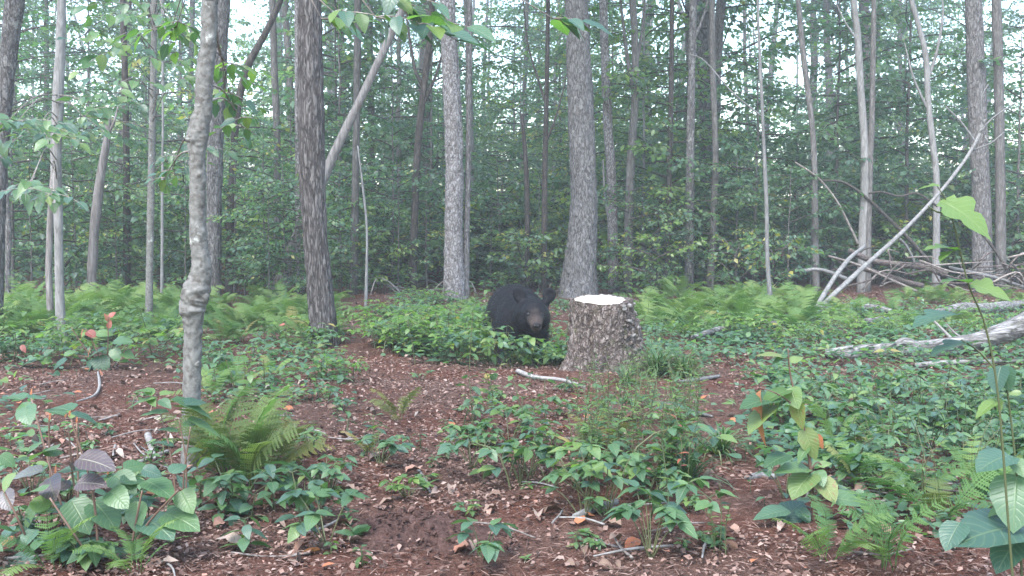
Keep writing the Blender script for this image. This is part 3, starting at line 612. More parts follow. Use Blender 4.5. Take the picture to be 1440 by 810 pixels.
# ------------------------------------------------------------------ stump
def make_stump():
    base = ground(846, 522); Y = base[1] + .14; s = F / Y
    c = at(846, 522, Y); cx = c[0]; zg = float(gz(cx, Y)); root = empty('tree_stump', (cx, Y, zg))
    tag(root, 'broad sawn tree stump with pale flat top and mossy brown bark', 'stump')
    H = (1 - (421 - HOR) / s) - zg; rt = 43 / s
    sides, rings = 96, 70; th = np.arange(sides) / sides * 2 * math.pi; t = np.linspace(0, 1, rings)
    TH, TT = np.meshgrid(th, t); z = -.10 + (H + .10) * TT
    hh = np.clip(z, 0, None) / H
    r = rt * (1.0 + .20 * np.exp(-hh * 4.2) * (1 + .9 * np.cos(3 * TH + 2.0)) + .10 * np.exp(-hh * 6) * np.cos(7 * TH + 1) + .03 * np.sin(4 * TH + 1))
    r = r * (1 - .30 * np.exp(-((np.angle(np.exp(1j * (TH - 4.25)))) / .09) ** 2) * (1 - hh * .75))      # cleft in the bark facing the camera
    r = r * (1 + .55 * np.exp(-((np.angle(np.exp(1j * (TH - .0)))) / .55) ** 2) * np.clip(1 - hh * 1.05, 0, 1) ** 1.0)   # buttress root to the right
    q = np.stack([np.cos(TH) * r, np.sin(TH) * r, z], -1)
    r = r + .011 * vnoise(q * [34, 34, 20], 71) + .008 * vnoise(q * [75, 75, 40], 72) + .010 * vnoise(q * [12, 12, 7], 73)
    tilt = -.085; X = np.cos(TH) * r; Yy = np.sin(TH) * r
    Z = z + np.clip(hh, 0, 1) ** 2 * (Yy * -tilt + .008 * vnoise(np.stack([X * 30, Yy * 30, X * 0], -1), 74))
    V = np.stack([X, Yy, Z], -1).reshape(-1, 3); i = np.arange(rings - 1)[:, None] * sides; j = np.arange(sides)[None]
    mb = MB(); mb.add(V, np.stack([i + j, i + (j + 1) % sides, i + sides + (j + 1) % sides, i + sides + j], -1).reshape(-1, 4)); 
    # rim: bark thickness turning inwards
    top = V.reshape(rings, sides, 3)[-1]; inn = (top * [.78, .80, 1] + [-.012, 0, -.004]) + (vnoise(top * 25, 75) * .012)[:, None] * nrmz(top * [1, 1, 0]); n0 = mb.n
    mb.add(np.vstack([top + [0, 0, .0005], inn]), np.stack([np.arange(sides), (np.arange(sides) + 1) % sides, sides + (np.arange(sides) + 1) % sides, sides + np.arange(sides)], -1))
    mb.build('bark', [M['stump']], root)
    mb = MB(); rim = inn * [1.01, 1.01, 1] + [0, 0, .007]; ctr = rim.mean(0); mid = (rim * .5 + ctr * .5) + [0, 0, .003]
    a = np.arange(sides); b_ = (a + 1) % sides
    mb.add(np.vstack([rim, mid, ctr, rim - [0, 0, .03]]), [np.stack([a, b_, sides + b_, sides + a], -1), np.stack([sides + a, sides + b_, np.full(sides, 2 * sides)], -1), np.stack([2 * sides + 1 + a, 2 * sides + 1 + b_, b_, a], -1)])
    tag(mb.build('cut_face', [M['cut']], root), 'pale cream freshly sawn top of the stump')
    # loose bark plates on the right buttress
    g = np.random.default_rng(8)
    for k in range(70):
        a = g.uniform(-1.15, .45); zz = g.uniform(.06, H - .03); hh_ = zz / H
        rr = rt * (1.0 + .2 * math.exp(-hh_ * 4.2)) * (1 + .55 * math.exp(-(a / .55) ** 2) * max(0, 1 - hh_ * 1.05)) + .004
        w, h, th_ = g.uniform(.018, .05), g.uniform(.010, .026), g.uniform(.006, .014)
        box = np.array([[x, y, z] for x in (-1, 1) for y in (-1, 1) for z in (-1, 1)], float) * [th_, w / 2, h / 2]; box[box[:, 0] > 0] *= [1, .8, .7]; box += g.normal(0, .002, box.shape)
        ca, sa = math.cos(a), math.sin(a); tl = g.normal(0, .3); b2 = box.copy(); b2[:, 1] = box[:, 1] * math.cos(tl) - box[:, 2] * math.sin(tl); b2[:, 2] = box[:, 1] * math.sin(tl) + box[:, 2] * math.cos(tl)
        wv = np.stack([(rr + b2[:, 0]) * ca - b2[:, 1] * sa, (rr + b2[:, 0]) * sa + b2[:, 1] * ca, zz + b2[:, 2]], -1)
        mb = MB(); mb.add(wv, np.array([[0, 1, 3, 2], [4, 6, 7, 5], [0, 4, 5, 1], [2, 3, 7, 6], [0, 2, 6, 4], [1, 5, 7, 3]]))
        mb.build('bark_plate', [M['palestick' if k % 4 == 0 else 'stump']], root, flat=True)
make_stump()
# little sawn post in the ferns
b = ground(967, 412); mb = MB(); hpost = 22 / F * b[1]
mb.add(*tube(np.array([[0, 0, -.1], [0, 0, .05], [.004, 0, hpost * .6], [.006, 0, hpost]]), [.075, .068, .062, .06], 18, .1, 20, 4)); 
r0 = empty('small_stump', b); tag(r0, 'small narrow sawn stump half hidden in ferns and shrubs', 'stump'); mb.build('bark', [M['furrow']], r0)
mb = MB(); a = np.arange(18) / 18 * 6.283; mb.add(np.vstack([np.stack([np.cos(a) * .052 + .006, np.sin(a) * .052, 0 * a + hpost + .004], -1), [[.006, 0, hpost + .006]]]), np.stack([np.arange(18), (np.arange(18) + 1) % 18, np.full(18, 18)], -1)); mb.build('cut_face', [M['snag']], r0)

# ------------------------------------------------------------------ bear
def make_bear():
    X0, Y0 = .076, 8.38; Z0 = float(gz(X0, Y0 + .2)) - .01
    root = empty('black_bear', (X0, Y0, Z0), 0, 1.02); tag(root, 'black bear with brown muzzle facing the clearing from behind leafy plants', 'bear')
    parts = []
    def ell(c, r, rot=None):
        th, ph = np.meshgrid(np.linspace(0, 2 * math.pi, 29)[:-1], np.linspace(.02, math.pi - .02, 17)); S = np.stack([np.sin(ph) * np.cos(th), np.sin(ph) * np.sin(th), np.cos(ph)], -1).reshape(-1, 3) * r
        if rot is not None: S = S @ np.array(Matrix.Rotation(rot[1], 3, rot[0])).T
        parts.append((S + np.array(c), 17, 28))
    def cap(a, ra, b, rb, n=9):
        a, b = np.array(a, float), np.array(b, float)
        for t in np.linspace(0, 1, n): ell(a + (b - a) * t, np.array([1, 1, 1]) * (ra + (rb - ra) * t))
    ell((0, .17, .37), (.225, .27, .255)); ell((-.015, .24, .455), (.19, .26, .19)); ell((-.035, .52, .40), (.25, .32, .265)); ell((-.06, .84, .40), (.25, .28, .27)); ell((-.06, .96, .33), (.20, .20, .23))
    cap((.015, .12, .455), .185, (.095, -.09, .46), .145)
    ell((.11, -.15, .475), (.118, .135, .118)); ell((.108, -.14, .435), (.134, .115, .10)); ell((.112, -.225, .505), (.082, .07, .05)); ell((.11, -.12, .545), (.085, .09, .045))
    cap((.114, -.25, .455), .072, (.120, -.375, .398), .046); cap((.114, -.24, .415), .055, (.120, -.355, .368), .034); ell((.1205, -.392, .405), (.040, .03, .032))
    for sx in (-1, 1):
        cap((.11 + sx * .080, -.085, .545), .042, (.11 + sx * .118, -.085, .60), .036, 4)
        c = np.array([.11 + sx * .122, -.09, .625])
        ell(c, (.060, .022, .068), ('Y', sx * .38)); ell(c + [sx * .014, 0, .022], (.048, .019, .046), ('Y', sx * .38))
    for (sx, y0, fy) in ((-1, .14, .02), (1, .12, .10)):
        cap((sx * .135, y0 + .04, .34), .105, (sx * .155, y0 - .01, .17), .078); cap((sx * .155, y0 - .01, .17), .075, (sx * .15, fy + .05, .055), .062); ell((sx * .15, fy - .01, .035), (.075, .105, .042))
    for sx in (-1, 1):
        cap((-.06 + sx * .13, .90, .33), .15, (-.05 + sx * .15, .80, .19), .10); cap((-.05 + sx * .15, .80, .19), .09, (-.06 + sx * .15, .93, .07), .06); ell((-.055 + sx * .15, .85, .035), (.07, .12, .04))
    cap((-.07, 1.10, .42), .05, (-.07, 1.17, .36), .025, 4)
    mb = MB()
    for S, a, b_ in parts:
        i = np.arange(a - 1)[:, None] * b_; j = np.arange(b_)[None]; n0 = len(S)
        S2 = np.vstack([S, S[:b_].mean(0), S[-b_:].mean(0)]); jj = np.arange(b_)
        mb.add(S2, [np.stack([i + j, i + b_ + j, i + b_ + (j + 1) % b_, i + (j + 1) % b_], -1).reshape(-1, 4), np.stack([np.full(b_, n0), jj, (jj + 1) % b_], -1), np.stack([np.full(b_, n0 + 1), (a - 1) * b_ + (jj + 1) % b_, (a - 1) * b_ + jj], -1)])
    tmp = mb.build('bear_shape', [])
    rm = tmp.modifiers.new('r', 'REMESH'); rm.mode = 'VOXEL'; rm.voxel_size = .0095; sm = tmp.modifiers.new('s', 'SMOOTH'); sm.iterations = 7; sm.factor = .5
    dg = bpy.context.evaluated_depsgraph_get(); me = bpy.data.meshes.new_from_object(tmp.evaluated_get(dg)); bpy.data.objects.remove(tmp)
    n = len(me.vertices); co = np.empty(n * 3, np.float32); me.vertices.foreach_get('co', co); co = co.reshape(-1, 3).astype(float)
    no = np.empty(n * 3, np.float32); me.vertices.foreach_get('normal', no); no = no.reshape(-1, 3).astype(float)
    # hollow the ears' fronts, sink the eye sockets, open the mouth line
    d = np.zeros(n)
    for sx in (-1, 1):
        e = np.array([.11 + sx * .128, -.115, .632]); d -= .012 * np.exp(-((co - e) ** 2 / np.array([.032, .03, .040]) ** 2).sum(1)) * (no[:, 1] < -.2)
        e = np.array([.112 + sx * .052, -.265, .488]); d -= .012 * np.exp(-((co - e) ** 2).sum(1) / .018 ** 2)
        e = np.array([.118 + sx * .045, -.32, .392]); d -= .007 * np.exp(-((co - e) ** 2 / np.array([.02, .07, .007]) ** 2).sum(1))
    co = co + no * (d + .0025 * vnoise(co * 70, 3) + .004 * vnoise(co * 22, 4))[:, None]
    me.vertices.foreach_set('co', co.ravel().astype(np.float32))
    # muzzle tint
    ax0, ax1 = np.array([.113, -.24, .45]), np.array([.120, -.41, .38]); ab = ax1 - ax0; tt = np.clip(((co - ax0) @ ab) / (ab @ ab), 0, 1); dist = np.linalg.norm(co - (ax0 + tt[:, None] * ab), axis=1)
    mz = smooth(-.15, .45, ((co - ax0) @ ab) / (ab @ ab)) * smooth(.088, .045, dist); mz = np.maximum(mz, .45 * np.exp(-((co - np.array([.112, -.27, .50])) ** 2 / np.array([.05, .06, .035]) ** 2).sum(1)))
    a = me.attributes.new('tint', 'FLOAT', 'POINT'); a.data.foreach_set('value', mz.astype(np.float32))
    me.polygons.foreach_set('use_smooth', np.ones(len(me.polygons), bool)); me.update()
    m, nn, l, bs = nm('black_fur'); an = nn.new('ShaderNodeAttribute'); an.attribute_name = 'tint'
    tcn = nn.new('ShaderNodeTexCoord'); nz = noise(nn, l, tcn.outputs['Object'], 45, 5, .7)
    blk = ramp(nn, [(.3, (.0016, .0016, .0024)), (.7, (.006, .006, .0085))]); l.new(nz.outputs[0], blk.inputs[0])
    brn = ramp(nn, [(.3, (.022, .0155, .013)), (.7, (.056, .040, .034))]); l.new(nz.outputs[0], brn.inputs[0])
    l.new(mixc(nn, l, an.outputs['Fac'], blk.outputs[0], brn.outputs[0]), bs.inputs['Base Color']); bs.inputs['Roughness'].default_value = .55; bs.inputs['Specular IOR Level'].default_value = .10
    bs.inputs['Sheen Weight'].default_value = .02; bs.inputs['Sheen Roughness'].default_value = .4; bump(nn, l, nz.outputs[0], bs, .7, .01); M['fur'] = m
    me.materials.append(m); me.name = 'body'; body = bpy.data.objects.new('body', me); COL.objects.link(body); body.parent = root
    # short coat
    g = np.random.default_rng(9); K = 26000; idx = g.integers(0, n, K); idx = idx[mz[idx] < .3]; K = len(idx); p0 = co[idx] + g.normal(0, .003, (K, 3)); nr = no[idx]
    flow = np.array([-.1, .8, -.55]); dr = nrmz(nr * .55 + nrmz(flow - nr * (nr @ flow)[:, None]) * .9 + g.normal(0, .15, (K, 3)))
    TM['hair'] = (np.array([[-.04, 0, 0], [.04, 0, 0], [0, 1, 0]], float), [np.array([[0, 1, 2]])], np.zeros((3, 2)))
    head = p0[:, 1] < 0; ln = np.where(head, .018, .036) * g.uniform(.6, 1.2, K)
    fb = MB(); place(fb, 'hair', p0 - nr * .003, dr, nr, ln, 0.); fo = fb.build('fur', [m], root); tag(fo, kind='stuff')
    # eyes, nose
    def ball(name, c, r, mat, par):
        th, ph = np.meshgrid(np.linspace(0, 2 * math.pi, 17)[:-1], np.linspace(.02, math.pi - .02, 11)); S = np.stack([np.sin(ph) * np.cos(th), np.sin(ph) * np.sin(th), np.cos(ph)], -1).reshape(-1, 3) * r + np.array(c)
        i = np.arange(10)[:, None] * 16; j = np.arange(16)[None]; b = MB(); b.add(S, np.stack([i + j, i + 16 + j, i + 16 + (j + 1) % 16, i + (j + 1) % 16], -1).reshape(-1, 4)); return b.build(name, [mat], par)
    me_, ne, le, be = nm('wet_black'); be.inputs['Base Color'].default_value = (.008, .007, .007, 1); be.inputs['Roughness'].default_value = .25
    mn, _, _, bn = nm('nose_leather'); bn.inputs['Base Color'].default_value = (.014, .012, .013, 1); bn.inputs['Roughness'].default_value = .6; bn.inputs['Specular IOR Level'].default_value = .15
    for sx in (-1, 1): ball('eye', (.112 + sx * .052, -.276, .487), (.0125, .010, .0115), me_, root)
    ns = ball('nose', (.1205, -.415, .410), (.034, .021, .025), mn, root)
    for sx in (-1, 1): ball('nostril', (.1205 + sx * .014, -.4335, .406), (.006, .004, .005), me_, ns)
make_bear()

# ------------------------------------------------------------------ fallen wood
def log_(name, label, pts, mat, cat='log', sides=14, rings=50, rough=.14, freq=12, group=None, seed=1, stretch=4, prof=None, parent=None):
    """pts: (world xyz, radius)"""
    A = np.array([[*p, r] for p, r in pts], float); o0 = A[0, :3].copy(); C = catmull(A, rings); mb = MB()
    mb.add(*tube(C[:, :3] - o0, np.maximum(C[:, 3], .003), sides, rough, freq, seed, stretch=stretch, prof=prof))
    o = mb.build(name, [M[mat]], parent, o0 if parent is None else o0 - np.array(parent.location)); 
    if parent is None: tag(o, label, cat, group)
    return o
def G(px, py, up=0.): p = ground(px, py); return p + [0, 0, up]
def pr(px, py, Y): return at(px, py, Y)
def w2r(w, Y): return w / 2 / F * Y

# leaning dead pole and its twigs
b = ground(1146, 440); Yp = b[1]; Yt = Yp + 1.2
pole = empty('dead_pole', b); tag(pole, 'long bare grey dead pole leaning up over the brush pile', 'dead tree')
pp = [(pr(1140, 447, Yp), w2r(8.5, Yp)), (pr(1175, 412, Yp + .1), w2r(7.5, Yp)), (pr(1215, 375, Yp + .3), w2r(6.5, Yp)), (pr(1265, 330, Yp + .6), w2r(5.8, Yp)), (pr(1315, 278, Yp + .85), w2r(5, Yp)), (pr(1352, 232, Yp + 1.05), w2r(5, Yp)), (pr(1374, 196, Yt), w2r(5, Yp)), (pr(1385, 168, Yt), w2r(3, Yp))]
log_('shaft', None, pp, 'pole', sides=12, rings=90, rough=.10, freq=20, parent=pole)
for pts in [[(1378, 186), (1396, 166), (1420, 150), (1436, 140)], [(1372, 200), (1352, 172), (1330, 150)], [(1366, 212), (1392, 202), (1412, 186)], [(1383, 175), (1380, 140), (1390, 118)]]:
    log_('twig', None, [(pr(x, y, Yt), w2r(3.2 - .7 * k, Yt)) for k, (x, y) in enumerate(pts)], 'pole', sides=6, rings=16, rough=0, parent=pole)
Yq = Yp - .02
log_('dead_branch', 'thin crooked grey branch propped beside the foot of the leaning pole', [(pr(1143, 443, Yq), w2r(7, Yq)), (pr(1160, 412, Yq + .2), w2r(7, Yq)), (pr(1178, 384, Yq + .5), w2r(7, Yq)), (pr(1196, 362, Yq + .8), w2r(6, Yq)), (pr(1216, 346, Yq + 1.1), w2r(5, Yq))], 'pole', 'branch', 10, 40)
# brush pile
Yb = 16.0
for i, (lab, pts, w0, w1, mt, yo) in enumerate([
    ('dark rotten log lying across the brush pile', [(1194, 352), (1225, 366), (1262, 372), (1300, 376), (1330, 386)], 8, 10, 'darklog', 0),
    ('short forked grey branch poking out of the brush pile over the ferns', [(1128, 381), (1150, 379), (1170, 384), (1190, 392)], 5, 6, 'pole', -.6),
    ('low grey log at the bottom of the brush pile', [(1215, 378), (1245, 387), (1272, 396), (1298, 402)], 7, 8, 'darklog', -.4),
    ('long arching dark branch sweeping down into the brush pile', [(1152, 254), (1185, 256), (1216, 276), (1248, 306), (1280, 338), (1312, 374)], 3, 6, 'darkbark', .8),
    ('thin drooping dead twig arching over the shrubs left of the pile', [(1118, 228), (1150, 250), (1175, 280), (1192, 312), (1207, 344)], 2, 3.5, 'twig', .5),
    ('dark dead branch slanting from the rough trunk down to the ground', [(1326, 288), (1350, 306), (1378, 326), (1402, 356), (1420, 388)], 3, 5, 'darkbark', -.5),
    ('wavy dark twig reaching sideways above the leaning pole', [(1222, 272), (1240, 270), (1265, 276), (1290, 272), (1318, 290)], 3, 3, 'darkbark', .6),
    ('curved pale twig hanging under the leaning pole', [(1266, 336), (1276, 348), (1286, 370), (1283, 386)], 3, 3, 'pole', 0),
    ('weathered grey branch lying at the right end of the brush pile', [(1335, 376), (1370, 384), (1405, 392), (1440, 404)], 5, 5, 'pole', -.5),
    ('slender stick crossing the low logs of the pile', [(1165, 360), (1205, 372), (1250, 392), (1290, 410)], 3, 4, 'twig', -.7)]):
    Y = Yb + yo; n = len(pts); seed = i + 20
    log_('fallen_log' if w1 > 6 else 'dead_branch', lab, [(pr(x, y, Y + .05 * k), w2r(w0 + (w1 - w0) * k / (n - 1), Y)) for k, (x, y) in enumerate(pts)], mt, 'log' if w1 > 6 else 'branch', 9, 36, .12, 14, seed=seed)
g = np.random.default_rng(77)
for i in range(34):     # loose sticks heaped in the pile
    u, y = g.uniform(1170, 1440), g.uniform(362, 408); Y = 15.2 + g.random() * 1.4; L = g.uniform(.4, 1.3); a = g.normal(0, .8); p = pr(u, y, Y); gzv = float(gz(p[0], p[1])); p[2] = max(min(p[2], gzv + .75), gzv + .02)
    q = p + np.array([math.cos(a) * L, g.normal(0, .3) * L, 0]); q[2] = max(float(gz(q[0], q[1])) + .02, p[2] + math.sin(a) * L * .3); mid = (p + q) / 2 + g.normal(0, .14, 3)
    log_('pile_stick', 'thin bent stick heaped in the brush pile', [(p, .016), (mid, .013), (q, .006)], ('twig', 'darkbark', 'darklog')[i % 3], 'stick', 6, 10, .1, group='sticks heaped in the brush pile', seed=i)

# big weathered log at the right
lg = empty('fallen_log', G(1300, 508)); tag(lg, 'large split weathered grey log lying on the low green plants', 'log')
def P3(px, py, Y): return pr(px, py, Y)
log_('log_body', None, [(P3(1475, 438, 7.9), .085), (P3(1435, 458, 7.85), .082), (P3(1390, 476, 7.8), .076), (P3(1345, 486, 7.8), .074), (P3(1300, 492, 7.8), .072), (P3(1250, 495, 7.85), .07), (P3(1205, 496, 7.9), .06), (P3(1160, 496, 7.95), .03)], 'log', sides=32, rings=150, rough=.26, freq=15, stretch=9, parent=lg, seed=5)
log_('splinter', None, [(P3(1330, 478, 7.75), .02), (P3(1300, 488, 7.75), .032), (P3(1272, 480, 7.78), .03), (P3(1255, 488, 7.8), .03), (P3(1225, 492, 7.85), .014)], 'log', sides=14, rings=50, rough=.3, freq=20, parent=lg, seed=6)
log_('splinter', None, [(P3(1310, 448, 7.9), .008), (P3(1330, 468, 7.85), .012), (P3(1345, 484, 7.8), .014)], 'palestick', sides=8, rings=20, rough=.2, parent=lg, seed=7)
log_('splinter', None, [(P3(1330, 455, 7.95), .006), (P3(1345, 470, 7.9), .010), (P3(1362, 480, 7.85), .012)], 'palestick', sides=8, rings=20, rough=.2, parent=lg, seed=8)
def glog(name, lab, pix, w, mt, seed, cat='log', up=.02, **k):
    pts = []
    for i, (x, y) in enumerate(pix):
        p = ground(x, y); r = w2r(w[i] if isinstance(w, list) else w, p[1]); pts.append((p + [0, 0, r * .5 + up], r))
    return log_(name, lab, pts, mt, cat, seed=seed, **k)
glog('fallen_log', 'grey log lying behind the split weathered log', [(1318, 452), (1350, 448), (1400, 446), (1465, 436)], [10, 16, 15, 14], 'log', 31, rough=.22, up=.08)
glog('fallen_log', 'short mossy grey log half sunk in the green plants', [(1195, 452), (1220, 446), (1252, 450)], [7, 11, 6], 'log', 32, rough=.25, up=.09)
glog('fallen_log', 'slender whitish log lying in the ferns right of the stump', [(974, 490), (1008, 481), (1042, 476)], [6, 10, 9], 'log', 33, up=.09)
glog('fallen_log', 'grey log end lying between the ferns and the split log', [(1078, 472), (1098, 470), (1114, 468)], [9, 12, 9], 'log', 34, up=.09)
glog('fallen_log', 'grey log piece poking from grass behind the split log', [(1200, 470), (1222, 468), (1246, 463)], [9, 11, 9], 'log', 35, up=.09)
glog('dead_branch', 'long bleached stick on the ground below the split log', [(1288, 520), (1330, 516), (1380, 514), (1445, 512)], [7, 8, 6, 4], 'palestick', 36, 'branch')
glog('dead_branch', 'white crooked stick lying below the stump', [(728, 526), (752, 534), (790, 538), (822, 548)], [7, 6, 5, 4], 'palestick', 37, 'branch', .012)
glog('dead_branch', 'pale stick lying in the litter right of the feathery plants', [(905, 566), (945, 576), (975, 584), (1002, 590)], [4, 8, 7, 4], 'palestick', 38, 'branch', .012)
glog('dead_branch', 'stubby grey stick lying in the red earth under leafy plants', [(808, 734), (836, 722), (868, 712)], [11, 12, 9], 'pole', 39, 'branch', .01)
glog('dead_branch', 'short dark stick pointing at the leafy sprig in bare soil', [(588, 664), (598, 682), (606, 700)], [4, 5, 3], 'pole', 40, 'branch', .01)
glog('dead_branch', 'forked white stick lying in the litter near the beech foot', [(176, 668), (205, 652), (236, 640)], [7, 6, 5], 'palestick', 41, 'branch', .012)
glog('dead_branch', 'bleached broken stick piece beside the forked white stick', [(208, 618), (213, 636), (218, 650)], [9, 8, 4], 'palestick', 42, 'branch', .012)
glog('dead_branch', 'curved white twig standing in the litter behind the viburnum', [(138, 528), (140, 548), (132, 562), (108, 570)], [3, 4, 3, 2], 'palestick', 43, 'branch', .02)
glog('dead_branch', 'short grey log chunk in the litter beside the rusty leaf sapling', [(1050, 676), (1072, 672), (1090, 674)], [10, 12, 9], 'pole', 44, 'branch', .0)
glog('dead_branch', 'grey stick lying across the litter beneath the right hand grass', [(955, 540), (985, 537), (1012, 532)], [4, 6, 4], 'pole', 45, 'branch', .01)
glog('dead_branch', 'pale branch heap stick behind the ferns under the snag', [(155, 418), (190, 404), (240, 398)], [3, 4, 3], 'pole', 46, 'branch', .05)
glog('dead_branch', 'long grey stick lying on the slope beyond the slender beech pole', [(148, 424), (176, 408), (212, 402), (262, 406)], [3, 4, 4, 2], 'pole', 47, 'branch', .12)
glog('dead_branch', 'dry branch leaning among grasses beside the furrowed trunk', [(384, 418), (398, 410), (418, 394)], [3, 4, 3], 'pole', 48, 'branch', .06)
glog('dead_branch', 'crooked grey stick lying at the far left of the litter', [(0, 498), (22, 486), (40, 476)], [5, 4, 3], 'pole', 49, 'branch', .06)
g = np.random.default_rng(78)
for i in range(40):
    u, y = g.uniform(440, 790), g.uniform(392, 416); p = ground(u, y); L = g.uniform(.3, 1.1); a = g.uniform(0, 3.14); q = p + np.array([math.cos(a) * L, .4 * math.sin(a) * L, 0]); q[2] = float(gz(q[0], q[1])) + g.uniform(.02, .28); p[2] += .02
    log_('slope_stick', 'thin dead stick lying at the foot of the rise behind the bear', [(p, .012), ((p + q) / 2 + [0, 0, .05], .010), (q, .004)], ('pole', 'twig')[i % 2], 'stick', 5, 8, .1, group='dead sticks at the foot of the rise', seed=i)
for i in range(85):
    if i < 45: u, y = g.uniform(60, 1350), g.uniform(540, 800)
    else: u, y = g.uniform(20, 470), g.uniform(500, 700)
    p = ground(u, y); L = g.uniform(.06, .28); a = g.uniform(0, 6.28); q = p + np.array([math.cos(a) * L, math.sin(a) * L, 0]); q[2] = float(gz(q[0], q[1])) + .022; p[2] += .014; mid = (p + q) / 2 + g.normal(0, .012, 3); r = g.uniform(.0025, .006)
    log_('fallen_twig', 'small dead twig lying loose on the leaf litter', [(p, r), (mid, r * .9), (q, r * .6)], ('palestick', 'pole', 'twig', 'twig')[i % 4], 'twig', 6, 8, .08, group='loose twigs on the litter', seed=i)

# ------------------------------------------------------------------ bare earth mound with clods
c = ground(590, 752); root = empty('earth_mound', c); tag(root, 'crumbly heap of dark red earth dug up in the litter', 'earth mound'); mb = MB()
n = 46; a, rr = np.meshgrid(np.linspace(0, 2 * math.pi, n + 1)[:-1], np.linspace(0, 1, 18)); ex = (.21 + .04 * np.sin(2 * a + 1) + .03 * np.sin(5 * a)); X = np.cos(a) * rr * ex * 1.2; Y = np.sin(a) * rr * ex
Z = gz(X + c[0], Y + c[1]) - c[2] + .065 * (1 - rr ** 2) ** 1.2 - .012 + .018 * vnoise(np.stack([X, Y, X * 0], -1) * 38, 3) * (1 - rr ** 3) + .012 * vnoise(np.stack([X, Y, X * 0], -1) * 15, 4) * (1 - rr ** 3)
i = np.arange(17)[:, None] * n; j = np.arange(n)[None]; mb.add(np.stack([X, Y, Z], -1), np.stack([i + j, i + (j + 1) % n, i + n + (j + 1) % n, i + n + j], -1).reshape(-1, 4)); mb.build('heap', [M['dirt']], root)
mb = MB(); g = np.random.default_rng(12)
for k in range(420):
    p = np.array([g.normal(0, .2), g.normal(0, .16), 0]); rad = math.hypot(p[0] / 1.2, p[1]); p[2] = float(gz(p[0] + c[0], p[1] + c[1])) - c[2] + .065 * max(0, 1 - (rad / .21) ** 2) ** 1.2 + .002
    s = g.uniform(.003, .013); v = nrmz(np.array([[1, 0, 0], [-1, 0, 0], [0, 1, 0], [0, -1, 0], [0, 0, 1], [0, 0, -1]], float) + g.normal(0, .3, (6, 3))) * s * g.uniform(.6, 1.2, (6, 1))
    mb.add(v + p, np.array([[0, 2, 4], [2, 1, 4], [1, 3, 4], [3, 0, 4], [2, 0, 5], [1, 2, 5], [3, 1, 5], [0, 3, 5]]))
tag(mb.build('clods', [M['dirt']], root, flat=True), kind='stuff')

